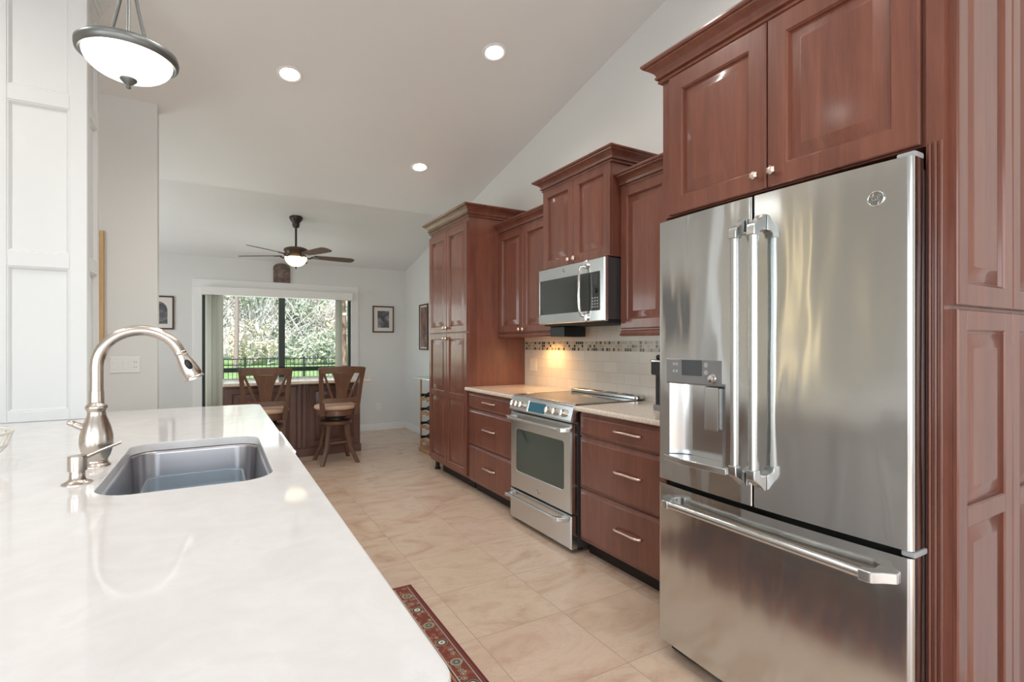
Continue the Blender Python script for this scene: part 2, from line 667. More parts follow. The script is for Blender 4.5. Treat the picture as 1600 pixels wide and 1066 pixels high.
struct(MB().box(-4.5, 2.7, -3.2, 7.66, -.1, 0).build('floor', M['floor'], smooth=0))
mb = MB()
F = frame((0, 0, 0), (0, 1, 0), (0, 0, 1), (1, 0, 0))
mb.prism([(-3.3, cz(-3.3)), (7.8, cz(7.8)), (7.8, cz(7.8) + .15), (-3.3, cz(-3.3) + .15)], F, -4.5, 2.7)
struct(mb.build('ceiling', M['ceil'], smooth=0))
mb = MB().prism([(-3.2, 0), (7.8, 0), (7.8, cz(7.8)), (-3.2, cz(-3.2))], F, WX, WX + .14)
struct(mb.build('wall_right', M['wall'], smooth=0))
mb = MB()
ox0, ox1, oz1 = -.165, 1.7, 2.03
mb.box(-1.8, ox0, BY, BY + .14, 0, cz(BY)).box(ox1, WX, BY, BY + .14, 0, cz(BY)).box(ox0, ox1, BY, BY + .14, oz1, cz(BY))
struct(mb.build('wall_back', M['wall'], smooth=0))
mb = MB().prism([(4.58, 0), (4.70, 0), (4.70, cz(4.70)), (4.58, cz(4.58))], F, -4.36, -.381)
struct(mb.build('wall_partition', M['wall'], smooth=0))
mb = MB().prism([(4.70, 0), (5.35, 0), (5.35, cz(5.35)), (4.70, cz(4.70))], F, -1.8, -1.68)
mb.prism([(7.05, 0), (7.8, 0), (7.8, cz(7.8)), (7.05, cz(7.05))], F, -1.8, -1.68)
mb.prism([(5.35, 2.1), (7.05, 2.1), (7.05, cz(7.05)), (5.35, cz(5.35))], F, -1.8, -1.68)
mb.box(-1.8, -1.68, 5.35, 7.05, 0, .9)  # opening made for the added fill in the breakfast corner
struct(mb.build('wall_nook', M['wall'], smooth=0))
mb = MB()
mb.prism([(-3.2, 0), (-2.9, 0), (-2.9, cz(-2.9)), (-3.2, cz(-3.2))], F, -4.5, -4.36)
mb.prism([(-.3, 0), (4.70, 0), (4.70, cz(4.70)), (-.3, cz(-.3))], F, -4.5, -4.36)
mb.prism([(-2.9, 2.55), (-.3, 2.55), (-.3, cz(-.3)), (-2.9, cz(-2.9))], F, -4.5, -4.36)
mb.box(-4.5, -4.36, -2.9, -.3, 0, .35)
struct(mb.build('wall_left', M['wall'], smooth=0))
mb = MB()
mb.box(-4.36, -2.8, -3.2, -3.06, 0, cz(-3.1)).box(1.6, WX, -3.2, -3.06, 0, cz(-3.1)).box(-2.8, 1.6, -3.2, -3.06, 2.75, cz(-3.1))
struct(mb.build('wall_front', M['wall'], smooth=0))

struct(MB().box(ox1 + .11, WX, BY - .012, BY, 0, .1, .003).build('baseboard_back', M['trim'], smooth=0))
struct(MB().box(WX - .012, WX, 5.06, BY - .012, 0, .1, .003).build('baseboard_right', M['trim'], smooth=0))
# casing of the glazed door
mb = MB()
mb.box(ox0 - .1, ox0, BY - .018, BY, 0, oz1, .004).box(ox1, ox1 + .1, BY - .018, BY, 0, oz1, .004).box(ox0 - .1, ox1 + .1, BY - .018, BY, oz1, oz1 + .1, .004)
struct(mb.build('trim_1', M['trim'], smooth=0))

# glazed sliding door: dark frame, centre stile, rail, panes
dr = thing('door_1', (.77, BY + .07, 0), 'glazed door with dark frame looking onto the lawn', 'door')
del dr['category'], dr['label']
struct(dr)
mb = MB()
y0, y1 = BY + .03, BY + .1
mb.box(ox0, ox0 + .035, y0, y1, 0, oz1).box(ox1 - .035, ox1, y0, y1, 0, oz1).box(ox0, ox1, y0, y1, oz1 - .05, oz1).box(ox0, ox1, y0, y1, 0, .06)
mb.build('door_frame', M['doorframe'], dr, 0)
MB().box(.735, .815, y0 + .005, y1 - .005, .06, oz1 - .05).build('stile', M['doorframe'], dr, 0)
MB().box(ox0 + .035, ox1 - .035, y0 + .005, y1 - .005, .915, .975).build('rail', M['doorframe'], dr, 0)
for a, b in ((ox0 + .036, .734), (.816, ox1 - .036)):
    MB().box(a, b, y0 + .03, y0 + .034, .061, oz1 - .051).build('pane', M['glass'], dr, 0)

# ---------------------------------------------------------------- vertical blind at the glazed door
vb = thing('vertical_blind', (.77, BY - .1, 0), 'white vertical blind drawn open, valance across the top of the glazed door', 'blind')
mb = MB().box(ox0 - .005, ox1 - .005, BY - .135, BY - .022, oz1 - .11, oz1 - .005, .004)
mb.build('valance', M['trim'], vb, 0)


def slat(x, ang):
    cy = BY - .08
    w_ = .089
    ca, sa = math.cos(ang), math.sin(ang)
    rows = []
    for z in (.03, 1.92):
        rows.append([Vector((x + (k - 1.5) / 3 * w_ * ca, cy + (k - 1.5) / 3 * w_ * sa + .007 * (1 - abs(k - 1.5) / 1.5), z)) for k in range(4)])
    o = MB().strip(rows).build('slat', M['slat'], vb, 60, fix=False)
    sd = o.modifiers.new('thick', 'SOLIDIFY')
    sd.thickness = .0015


for x, a in ((-.085, .25), (-.05, 1.2), (-.022, .2), (.0, 1.25), (.028, .2)):
    slat(x, a)
for x, a in ((1.50, .3), (1.535, .85)):
    slat(x, a)

# ---------------------------------------------------------------- cabinet parts
DT = .021
RAISED = lambda fw, t=DT: [(0, 0), (0, t - .005), (.0025, t - .002), (.006, t), (fw, t), (fw + .003, t - .004), (fw + .006, t - .006), (fw + .009, t - .015), (fw + .014, t - .016), (fw + .05, t - .004), (fw + .052, t - .003)]
SLAB = [(0, 0), (0, DT - .012), (.004, DT - .009), (.008, DT - .009), (.02, DT - .001), (.024, DT)]


def raised(mb, F, w, h, fw=.058, u0=0, v0=0, t=DT):
    f_ = min(fw, w * .28)
    mb.nested(F, w, h, RAISED(f_, t), u0, v0)


def double_panel(mb, F, w, h, rail, fw=.058, t=DT):
    """door with two raised panels one above the other; rail = height of the middle rail's centre"""
    f_ = min(fw, w * .28)
    hw = f_ / 2
    # slab frame as four bars plus middle rail, panels sunk between
    mb.nested(F, w, h, [(0, 0), (0, t - .013)])
    edge = [(0, t - .0135), (0, t - .005), (.0025, t - .002), (.006, t)]
    for (a, b, c_, d_) in ((0, 0, f_, h), (w - f_, 0, f_, h)):
        mb.nested(F, c_, d_, [(0, t - .0135), (0, t - .004), (.004, t)], a, b)
    for v0_, hh in ((0, f_), (h - f_, f_), (rail - hw, f_)):
        mb.nested(F, w - 2 * f_ + .008, hh, [(0, t - .0135), (0, t - .004), (.004, t)], f_ - .004, v0_)
    pan = [(.0, t - .0135), (.012, t - .0125), (.048, t - .004), (.05, t - .0035)]
    mb.nested(F, w - 2 * f_, rail - hw - f_, pan, f_, f_)
    mb.nested(F, w - 2 * f_, h - f_ - rail - hw, pan, f_, rail + hw)


KNOB = [(.006, 0), (.0065, .008), (.0075, .012), (.013, .017), (.0165, .023), (.0155, .029), (.010, .0335), (.003, .035)]


def knob(F, u, v, parent, n0=DT):
    mb = MB()
    rings = []
    for r, h in KNOB:
        ring = []
        for j in range(24):
            q = 2 * PI * j / 24
            rr_ = r * (1 + (.1 * math.cos(6 * q + h * 120) if r > .009 else 0))
            ring.append(F(u + rr_ * math.cos(q), v + rr_ * math.sin(q), n0 + h))
        rings.append(ring)
    mb.loops(rings)
    return mb.build('knob', M['rosenickel'], parent, 50)


def pull(F, u, v, parent, L=.2, n0=DT, name='handle', m_='rosenickel'):
    """arched bar pull"""
    pts, rs = [], []
    for i in range(33):
        t = math.sin(PI / 2 * (-1 + 2 * i / 32))
        pts.append(F(u + t * L / 2, v + .004 * (1 - t * t), n0 + .002 + .024 * (1 - abs(t) ** 7)))
        rs.append(.0105 if abs(t) < .9 else .0115)
    return MB().tube(pts, rs, 10, flat=.7).build(name, M[m_], parent, 60)


CROWN = [(0, 0), (.010, 0), (.016, .004), (.017, .010), (.011, .014), (.011, .019), (.024, .021), (.026, .030), (.020, .033), (.022, .040), (.029, .050), (.040, .061), (.054, .069), (.056, .074), (.065, .076), (.070, .083), (.070, .09), (0, .09)]
RAIL = [(0, 0), (0, -.045), (.008, -.045), (.02, -.04), (.022, -.033), (.014, -.027), (.012, -.012), (.004, -.006), (.004, 0)]
WOOD = M['cherry']


def crown(path, z0, h, parent, proj=.07, left=True):
    pr = [(o_ / .07 * proj, z_ / .09 * h) for o_, z_ in CROWN]
    return MB().sweep(path, pr, z0, left).build('crown', WOOD, parent, 24)


# ---- tall pantry cabinet
X0, YA, YB = 1.91, 5.04, 4.115
t = thing('tall_cabinet', (2.2, 4.58, 0), 'tall cherry pantry cabinet with four doors, nearest the breakfast corner', 'cabinet')
bx = X0 + DT
MB().box(bx, WX - .003, YB, YA, .1, 2.44, .0015).build('body', WOOD, t, 0)
MB().box(bx + .07, bx + .085, YB + .02, YA - .16, .0, .1).build('toe_kick', M['toedark'], t, 0)
mb = MB().lathe([(.022, 0), (.03, .003), (.03, .016), (.02, .022), (.02, .1)], at=(bx + .05, YA - .06, 0), seg=16)
mb.build('foot', M['black'], t)
MB().lathe([(.022, 0), (.03, .003), (.03, .016), (.02, .022), (.02, .1)], at=(WX - .08, YA - .06, 0), seg=16).build('foot', M['black'], t)
wd_ = (YA - YB - .012) / 2
for i in range(2):
    ytop = YA - .003 - i * (wd_ + .004)
    Fd = faceL(bx, ytop, 1.4)
    mb = MB()
    raised(mb, Fd, wd_, .98)
    d_ = mb.build('door', WOOD, t, 30)
    knob(Fd, wd_ - .03 if i == 0 else .03, .045, d_)
    Fd = faceL(bx, ytop, .125)
    mb = MB()
    double_panel(mb, Fd, wd_, 1.268, .68)
    d_ = mb.build('door', WOOD, t, 30)
    knob(Fd, wd_ - .03 if i == 0 else .03, 1.22, d_)
crown([(WX - .004, YB), (bx, YB), (bx, YA), (WX - .004, YA)], 2.42, .105, t, .072)

# ---- base cabinets with three drawers each


def base_cabinet(ya, yb, label):
    t = thing('base_cabinet', (2.2, (ya + yb) / 2, 0), label, 'cabinet', 'three drawer base cabinets')
    bx_ = 1.92 + DT
    MB().box(bx_, WX - .012, yb + .002, ya - .002, .09, .883).build('body', WOOD, t, 0)
    MB().box(bx_ + .06, bx_ + .075, yb + .004, ya - .004, 0, .09).build('toe_kick', M['toedark'], t, 0)
    w_ = ya - yb - .012
    for z0, z1 in ((.732, .868), (.415, .722), (.1, .405)):
        Fd = faceL(bx_, ya - .006, z0)
        d2 = MB().nested(Fd, w_, z1 - z0, SLAB).build('drawer', WOOD, t, 30)
        pull(Fd, w_ / 2, (z1 - z0) * .54, d2)
    return t


base_cabinet(4.113, 3.295, 'cherry three drawer base cabinet between tall pantry cabinet and oven')
base_cabinet(2.515, 1.65, 'cherry three drawer base cabinet between oven and refrigerator')


def counter(ya, yb, label):
    mb = MB()
    mb.box(1.885, WX - .013, yb, ya, .884, .914, .009, 3)
    return tag(mb.build('countertop', M['cream'], smooth=40), label, 'countertop', 'cream countertops beside the oven')


counter(4.112, 3.292, 'cream countertop between tall pantry cabinet and oven')
counter(2.522, 1.652, 'cream countertop between oven and refrigerator with coffee maker on it')

# backsplash
struct(MB().box(WX - .011, WX, 1.65, 4.113, .9, 1.62).build('backsplash', M['splash'], smooth=0))

# ---- wall cabinets


def wall_cabinet(name, ya, yb, x, z0, z1, label, ndoor=2, light_rail=True, crown_h=.09, returns=(False, False), knob_z=.025, ctop=.0):
    t = thing(name, ((x + WX) / 2, (ya + yb) / 2, z0), label, 'cabinet')
    bx_ = x + DT
    MB().box(bx_, WX - .003, yb, ya, z0, z1 + .02, .001).build('body', WOOD, t, 0)
    w_ = (ya - yb - .006 - .004 * (ndoor - 1)) / ndoor
    for i in range(ndoor):
        Fd = faceL(bx_, ya - .003 - i * (w_ + .004), z0 + .003)
        mb_ = MB()
        raised(mb_, Fd, w_, z1 - z0 - .006)
        d2 = mb_.build('door', WOOD, t, 30)
        knob(Fd, w_ - .03 if i == 0 else .03, knob_z, d2)
    if light_rail:
        MB().sweep([(bx_ - DT * .2, yb), (bx_ - DT * .2, ya)], RAIL, z0).build('light_rail', WOOD, t, 40)
    path = [(bx_, yb), (bx_, ya)]
    if returns[0]:
        path = [(WX - .004, yb)] + path
    if returns[1]:
        path = path + [(WX - .004, ya)]
    crown(path, z1 - .005 + ctop, crown_h, t, .075)
    return t


wall_cabinet('hanging_cabinet', 4.11, 3.272, 2.23, 1.39, 2.285, 'cherry wall cabinet with two doors above the lit backsplash, beside tall pantry cabinet')
wall_cabinet('hanging_cabinet', 2.488, 1.66, 2.23, 1.385, 2.285, 'cherry wall cabinet between microwave cabinet and refrigerator cabinet')
wall_cabinet('hanging_cabinet', 3.265, 2.495, 2.15, 1.85, 2.45, 'short cherry wall cabinet with raised crown directly above microwave', 2, False, .085, (True, True), .03)

# ---- cabinet over the refrigerator
XF = 1.685
t = thing('hanging_cabinet', (2.1, 1.12, 1.84), 'large cherry cabinet with two knobs directly above refrigerator', 'cabinet')
fx = XF + DT
CY0, CY1 = .64, 1.625
MB().box(fx, WX - .003, CY0 + .012, CY1, 1.84, 2.46).build('body', WOOD, t, 0)
ya = 1.575
ys = 1.121
for a, b, ku in ((ya, ys + .002, None), (ys - .002, .665, .03)):
    Fd = faceL(fx, a, 1.843)
    w_ = a - b
    mb = MB()
    raised(mb, Fd, w_, .59, .068)
    d_ = mb.build('door', WOOD, t, 30)
    knob(Fd, w_ - .032 if ku is None else ku, .05, d_)
MB().box(fx, WX - .003, CY1 - .02, CY1 + .001, 0, 1.84).build('side_panel', WOOD, t, 0)
crown([(fx, .654), (fx, CY1), (WX - .004, CY1)], 2.437, .09, t, .07)

# ---- tall panelled end cabinet beside refrigerator, doors facing the camera
t = thing('end_cabinet', (2.1, .62, 0), 'panelled cherry end cabinet at right of refrigerator, doors in two tiers', 'cabinet')
EY = .612
MB().box(XF + .006, WX - .003, EY, EY + .04, 0, 2.9).build('body', WOOD, t, 0)
mb = MB()
for yy in (EY + .005, EY + .018, EY + .031):
    mb.tube([(XF + .004, yy, .0), (XF + .004, yy, 1.84)], .0045, 8)
mb.build('bead_trim', WOOD, t, 50)
for i in range(2):
    u0 = 1.722 + i * .386
    w_ = .382
    Fd = faceS(u0, EY, 1.397)
    mb = MB()
    raised(mb, Fd, w_, 1.1)
    mb.build('door', WOOD, t, 30)
    Fd = faceS(u0, EY, .06)
    mb = MB()
    double_panel(mb, Fd, w_, 1.325, .755)
    mb.build('door', WOOD, t, 30)

# ---------------------------------------------------------------- refrigerator
ST = M['steel']
t = thing('refrigerator', (1.95, 1.1, 0), 'stainless steel french door refrigerator with water dispenser', 'refrigerator')
FY0, FY1, FS = .648, 1.553, 1.106
YC = (FY0 + FY1) / 2
BACK = 1.665
bow = lambda y: 1.586 + .018 * ((y - YC) / ((FY1 - FY0) / 2)) ** 2


def door_outline(ya, yb, ra, rb, ca=0, cb=0):
    """plan outline of a bowed door from ya (far) to yb (near)"""
    pts = [(BACK, ya), ]
    n = 18
    for i in range(n + 1):
        y = ya + (yb - ya) * i / n
        x = bow(y)
        dist_a, dist_b = abs(ya - y), abs(y - yb)
        if dist_a < ra:
            x += ra - math.sqrt(max(ra * ra - (ra - dist_a) ** 2, 0))
        if dist_b < rb:
            x += rb - math.sqrt(max(rb * rb - (rb - dist_b) ** 2, 0))
        pts.append((x, y))
    for k in range(1, 6):      # finer corners
        pass
    pts.append((BACK, yb))
    return pts


def fine_outline(ya, yb, ra, rb, y_from=None, y_to=None):
    ys_ = []
    n = 30
    for k in range(7):
        ys_.append(ya - ra * (1 - math.cos(PI / 2 * k / 6)))
    for k in range(1, n):
        ys_.append(ya - ra + (yb + rb - ya + ra) * k / n)
    for k in range(7):
        ys_.append(yb + rb * (1 - math.sin(PI / 2 * k / 6)))
    pts = []
    for y in ys_:
        x = bow(y)
        if ya - y < ra:
            x += ra - math.sqrt(max(ra * ra - (ra - (ya - y)) ** 2, 0))
        if y - yb < rb:
            x += rb - math.sqrt(max(rb * rb - (rb - (y - yb)) ** 2, 0))
        pts.append((x, y))
    return [(BACK, ya)] + pts + [(BACK, yb)]


FZ = frame((0, 0, 0), (1, 0, 0), (0, 1, 0), (0, 0, 1))
DZ0, DZ1 = .735, 1.795
# dispenser opening in the far door
PY0, PY1, PZ0, PZ1 = 1.214, 1.492, .842, 1.235
RZ1 = 1.145


def sub_outline(y_hi, y_lo, ra, rb, back=None):
    o_ = fine_outline(y_hi, y_lo, ra, rb)
    return o_


mb = MB()
full = fine_outline(FY1, FS + .003, .012, .006)
mb.prism(full, FZ, DZ0, PZ0).prism(full, FZ, RZ1, DZ1)
# the sides of the dispenser niche
eps = 1e-6
mb.prism(fine_outline(FY1, PY1, .012, eps), FZ, PZ0, RZ1)
mb.prism(fine_outline(PY0, FS + .003, eps, .006), FZ, PZ0, RZ1)
dl = mb.build('door', ST, t, 40)
# dispenser niche: polished curved back, paddle, tray, control panel
rows = []
for z in (PZ0 + .004, RZ1):
    rows.append([Vector((bow(PY1) + .004 + .07 * math.sin(PI * min(1, k / 8 + .0)) ** .6 if 0 < k < 8 else bow(PY1) + .004, PY1 - (PY1 - PY0) * k / 8, z)) for k in range(9)])
nic = MB().strip(rows)
nic.box(1.660, 1.664, PY0, PY1, PZ0, RZ1)
nic.build('niche', M['niche'], dl, 60)
mb = MB()
mb.prism([(1.575, PY0 - .01), (1.562, (PY0 + PY1) / 2), (1.575, PY1 + .006), (1.66, PY1 + .006), (1.66, PY0 - .01)], FZ, PZ0 - .022, PZ0 + .002)
mb.build('drip_tray', M['steelflat'], dl, 40, .003)
Fp = frame((bow(PY1) + .001, PY1 + .006, RZ1 - .012), (0, -1, 0), (0, 0, 1), (-1, 0, 0))
pw = PY1 - PY0 + .014
pan = MB().nested(Fp, pw, PZ1 - RZ1 + .012, [(0, -.02), (0, .006), (.006, .013)]).build('control_panel', M['grey'], dl, 30)
MB().nested(Fp, .095, .06, [(0, .012), (0, .0145)], pw * .29, .036).build('screen', M['display'], pan, 0)
for zz in (.05, .078):
    for uu, rb in ((.68, .0095), (.15, .006), (.2, .006)):
        MB().lathe([(rb, .011), (rb, .0145), (rb * .7, .0155)], frame(Fp(pw * uu, zz, 0), (0, -1, 0), (0, 0, 1), (-1, 0, 0)), 16).build('button', M['lightgrey'], pan, 40)
MB().lathe([(.017, .012), (.017, .02), (.013, .022), (.013, .032), (.002, .033)], frame(Fp(pw * .8, .03, 0), (0, -1, 0), (0, 0, 1), (-1, 0, 0)), 20).build('knob', M['chrome'], pan, 40)
mb = MB().box(1.6, 1.64, 1.255, 1.32, .965, 1.13, .006)
mb.build('paddle', M['steelflat'], dl, 40)
dr_ = MB().prism(fine_outline(FS - .003, FY0, .006, .014), FZ, DZ0, DZ1).build('door', ST, t, 40)
fz = MB().prism(fine_outline(FY1, FY0, .012, .014), FZ, .068, .715).build('freezer_drawer', ST, t, 40)
mb = MB().box(1.675, 2.42, FY0 + .006, FY1 - .006, .05, 1.77)
mb.build('body', M['fridgeside'], t, 0)
MB().box(BACK, 1.676, FY0 + .012, FY1 - .012, .08, 1.78).build('gasket', M['black'], t, 0)
MB().box(1.63, 1.682, FY0 + .004, FY0 + .05, 1.797, 1.815, .005).build('hinge', M['lightgrey'], t, 40)
MB().box(1.61, 1.682, FY0 - .004, FY0 + .03, .717, .733, .004).build('hinge', M['lightgrey'], t, 40)
mb = MB().box(1.66, 1.70, FY0 + .02, FY1 - .02, .012, .066)
mb.build('base_grille', M['black'], t, 0)
for yy in (FY0 + .06, FY1 - .06):
    MB().lathe([(.02, 0), (.02, .02), (.012, .022), (.012, .05)], at=(1.72, yy, 0), seg=14).build('foot', M['black'], t)


def bar_handle(p0, p1, out, parent, r=.014, endlen=.05, base=.03):
    """straight bar with swept end brackets; out = vector from the surface to the bar"""
    p0, p1, out = Vector(p0), Vector(p1), Vector(out)
    ax = (p1 - p0).normalized()
    hb = MB().tube([p0 + out + ax * endlen * .75, p1 + out - ax * endlen * .75], r, 16).build('handle', M['steelflat'], parent, 50)
    for q, s_ in ((p0, 1), (p1, -1)):
        mb_ = MB()
        a = ax * s_
        prof = []
        sd_ = ax.cross(out.normalized())
        w_ = r * 1.12
        out_l = out.length
        n_ = out.normalized()
        poly = [(-.024, 0), (-.022, out_l * .25), (-.002, out_l * .7), (.014, out_l + r * .8), (.024, out_l + r * 1.12), (endlen, out_l + r * 1.12), (endlen, out_l - r * 1.05), (.036, out_l - r * 1.35), (.029, out_l * .4), (.03, 0)]
        Fb = frame(q, a, n_, sd_)
        mb_.prism(poly, Fb, -w_, w_)
        mb_.build('bracket', M['steelflat'], hb, 30, .003)
    return hb


bar_handle((1.584, 1.137, 1.70), (1.584, 1.137, .825), (-.05, 0, 0), dl)
bar_handle((1.584, 1.068, 1.70), (1.584, 1.068, .825), (-.05, 0, 0), dr_)
bar_handle((bow(1.49) - .001, 1.49, .655), (bow(.70) - .001, .70, .655), (-.05, 0, 0), fz)


def text_mesh(body, size, depth=.0006):
    cu = bpy.data.curves.new('lettering', 'FONT')
    cu.body = body
    cu.size = size
    cu.extrude = depth
    cu.align_x = 'CENTER'
    cu.align_y = 'CENTER'
    ob = bpy.data.objects.new('lettering', cu)
    COL.objects.link(ob)
    dg = bpy.context.evaluated_depsgraph_get()
    me = bpy.data.meshes.new_from_object(ob.evaluated_get(dg))
    bpy.data.objects.remove(ob)
    return me


def emblem(F, r, parent):
    """round badge: rim, dark disc, script monogram with four flourishes"""
    e_ = MB().lathe([(r * .1, 0), (r * .86, 0), (r * .86, .0008), (r * .1, .0008)], F, 28).build('emblem', M['pewter'], parent, 40)
    mb_ = MB()
    mb_.tube([F(r * .93 * math.cos(q), r * .93 * math.sin(q), .001) for q in (2 * PI * k / 28 for k in range(28))], r * .085, 8, closed=True)
    for k in range(4):
        q0 = PI / 4 + k * PI / 2
        mb_.tube([F(r * rr_ * math.cos(q0 + dq), r * rr_ * math.sin(q0 + dq), .0012) for rr_, dq in ((.8, -.5), (.62, -.2), (.6, .15), (.78, .35))], r * .05, 6)
    mb_.build('rim', M['chrome'], e_, 60)
    me = text_mesh('GE', r * .85)
    bmx = bmesh.new()
    bmx.from_mesh(me)
    for v_ in bmx.verts:
        v_.co = F(v_.co.x, v_.co.y, v_.co.z + .0014)
    o_ = MB()
    o_.bm.free()
    o_.bm = bmx
    o_.build('monogram', M['chrome'], e_, 0)
    return e_


emblem(frame((bow(.733) - .0005, .733, 1.697), (0, -1, 0), (0, 0, 1), (-1, 0, 0)), .0215, dr_)

# ---------------------------------------------------------------- oven range
RY0, RY1 = 2.532, 3.283
SF = M['steelflat']
t = thing('oven_range', (2.2, 2.9, 0), 'stainless steel slide-in oven with glass cooktop', 'oven')
RX = 1.88
MB().box(RX + .045, WX - .02, RY0 + .003, RY1 - .003, .03, .905).build('body', M['fridgeside'], t, 0)
for yy in (RY0 + .05, RY1 - .05):
    for xx in (RX + .1, WX - .1):
        MB().lathe([(.018, 0), (.018, .03)], at=(xx, yy, 0), seg=12).build('foot', M['black'], t)
# control panel (slanted)
FXZ = frame((0, 0, 0), (1, 0, 0), (0, 0, 1), (0, 1, 0))
prof = [(RX - .002, .808), (RX - .012, .818), (RX + .012, .9), (RX + .02, .912), (RX + .035, .919), (RX + .06, .919), (RX + .06, .808)]
cp = MB().prism(prof, FXZ, RY0, RY1).build('control_panel', SF, t, 40, .003)
# slanted local frame on the panel face
pb, pt_ = Vector((RX - .012, 0, .818)), Vector((RX + .012, 0, .9))
vd = (pt_ - pb).normalized()
nd = Vector((-vd.z, 0, vd.x))
Fc = lambda u, v, n: Vector((pb.x, RY1 - u, pb.z)) + vd * v + nd * n
mb = MB().nested(Fc, .20, .066, [(0, -.002), (0, .0015)], .255, .009)
mb.build('display', M['bluelcd'], cp, 0)
MB().nested(Fc, .012, .076, [(0, -.002), (0, .004), (.003, .006)], .236, .004).build('trim', M['chrome'], cp, 0)
wR = RY1 - RY0
for u in (.055, .115, .175, wR - .245, wR - .165, wR - .08):
    c0 = Fc(u, .042, 0)
    Fk = frame(c0, (0, -1, 0), vd, nd)
    kb = MB().lathe([(.026, 0), (.026, .004), (.021, .006), (.021, .024), (.019, .028), (.002, .028)], Fk, 22).build('knob', M['satin'], cp, 40)
    MB().nested(Fk, .008, .036, [(0, .027), (0, .033), (.002, .035)], -.004, -.018).build('grip', M['chrome'], kb, 30)
# cooktop
ck = MB().box(RX + .06, WX - .10, RY0 + .006, RY1 - .006, .905, .9195, .002).build('cooktop', M['cooktop'], t, 40)
MB().box(RX + .03, RX + .062, RY0 - .0, RY1 + .0, .906, .9205, .003).build('cooktop_rim', SF, t, 40)
for yy in (RY0 - .001, RY1 - .009):
    MB().box(RX + .06, WX - .1, yy, yy + .01, .9142, .921, .002).build('cooktop_edge', SF, t, 40)
# rear vent trim
vt = MB().prism(rr(WX - .1, WX - .022, RY0 + .0, RY1 - .0, .03, 6), FZ, .915, .945).build('vent_trim', SF, t, 30, .008)
for k in range(4):
    yc = RY0 + .13 + k * .165
    MB().prism(rr(WX - .078, WX - .046, yc - .055, yc + .055, .014, 5), FZ, .9445, .946).build('vent_slot', M['black'], vt, 30)
# oven door
Fo = faceL(RX + .045, RY1 - .004, .242)
dw = RY1 - RY0 - .008
dh = .555


def rring(F, u0, v0, w_, h_, r, n, k=6):
    return [F(a, b, n) for a, b in rr(u0, u0 + w_, v0, v0 + h_, r, k)]


mb = MB().loops([rring(Fo, 0, 0, dw, dh, .006, 0), rring(Fo, 0, 0, dw, dh, .006, .04), rring(Fo, .008, .008, dw - .016, dh - .016, .006, .047),
                 rring(Fo, .072, .13, dw - .144, .315, .028, .047), rring(Fo, .078, .136, dw - .156, .303, .024, .043)])
od = mb.build('door', SF, t, 30)
MB().loops([rring(Fo, .077, .135, dw - .154, .305, .024, .0405), rring(Fo, .077, .135, dw - .154, .305, .024, .0438)]).build('window', M['ovenglass'], od, 0)
bar_handle((RX - .001, RY1 - .02, .762), (RX - .001, RY0 + .02, .762), (-.05, 0, 0), od, .012)
emblem(frame((RX - .003, 2.905, .297), (0, -1, 0), (0, 0, 1), (-1, 0, 0)), .02, od)
Fo2 = faceL(RX + .045, RY1 - .002, .028)
dwr = MB().nested(Fo2, RY1 - RY0 - .004, .205, [(0, 0), (0, .042), (.006, .05), (.012, .05)]).build('drawer', SF, t, 30)
bar_handle((RX - .004, RY1 - .005, .202), (RX - .004, RY0 + .06, .202), (-.048, 0, 0), dwr, .0115)

# ---------------------------------------------------------------- microwave
t = thing('microwave', (2.3, 2.88, 1.43), 'stainless steel microwave with black glass door above oven', 'microwave')
MX, MY0, MY1, MZ0, MZ1 = 2.11, 2.498, 3.258, 1.437, 1.845
MB().box(MX + .03, WX - .003, MY0 + .004, MY1 - .004, MZ0 + .012, MZ1 - .002).build('body', M['fridgeside'], t, 0)
Fm = faceL(MX + .032, MY1, MZ0)
mw, mh = MY1 - MY0, MZ1 - MZ0
mb = MB().loops([rring(Fm, 0, 0, mw, mh, .004, 0), rring(Fm, 0, 0, mw, mh, .004, .024), rring(Fm, .006, .006, mw - .012, mh - .012, .004, .032),
                 rring(Fm, .016, .07, mw - .058, .252, .008, .032), rring(Fm, .018, .072, mw - .062, .248, .007, .029)])
md = mb.build('door', SF, t, 30)
MB().loops([rring(Fm, .017, .071, mw - .06, .25, .007, .026), rring(Fm, .017, .071, mw - .06, .25, .007, .0305)]).build('window', M['bglass'], md, 0)
mb = MB().nested(Fm, .006, .235, [(0, .03), (0, .0312)], mw - .158, .08)
mb.build('seam', M['black'], md, 0)
kp = MB()
for i in range(3):
    for j in range(4):
        kp.nested(Fm, .012, .009, [(0, .03), (0, .0314)], mw - .125 + i * .025, .09 + j * .019)
kp.build('keypad', M['lightgrey'], md, 0)
MB().nested(Fm, .045, .07, [(0, .03), (0, .0313)], mw - .115, .235).build('display', M['display'], md, 0)
MB().lathe([(.017, .03), (.017, .04), (.014, .042), (.002, .042)], frame(Fm(mw - .088, .2, 0), (0, -1, 0), (0, 0, 1), (-1, 0, 0)), 20).build('dial', M['black'], md, 40)
hy = mw - .2
MBh = MB()
pts = []
for k in range(15):
    a = -PI / 2 + PI * k / 14
    pts.append(Fm(hy - .0, mh / 2 + .165 * math.sin(a), .034 + .045 * max(0, math.cos(a)) ** .35))
mh_ = MBh.tube(pts, .011, 12).build('handle', M['chrome'], md, 60)
for vv in (.03, mh - .03):
    MB().lathe([(.03, .03), (.03, .04), (.024, .046), (.002, .047)], frame(Fm(hy + .018, vv, 0), (0, -1, 0), (0, 0, 1), (-1, 0, 0)), 20).build('bracket', M['chrome'], mh_, 40)
emblem(frame(Fm(mw * .42, mh - .036, .0325), (0, -1, 0), (0, 0, 1), (-1, 0, 0)), .0165, md)
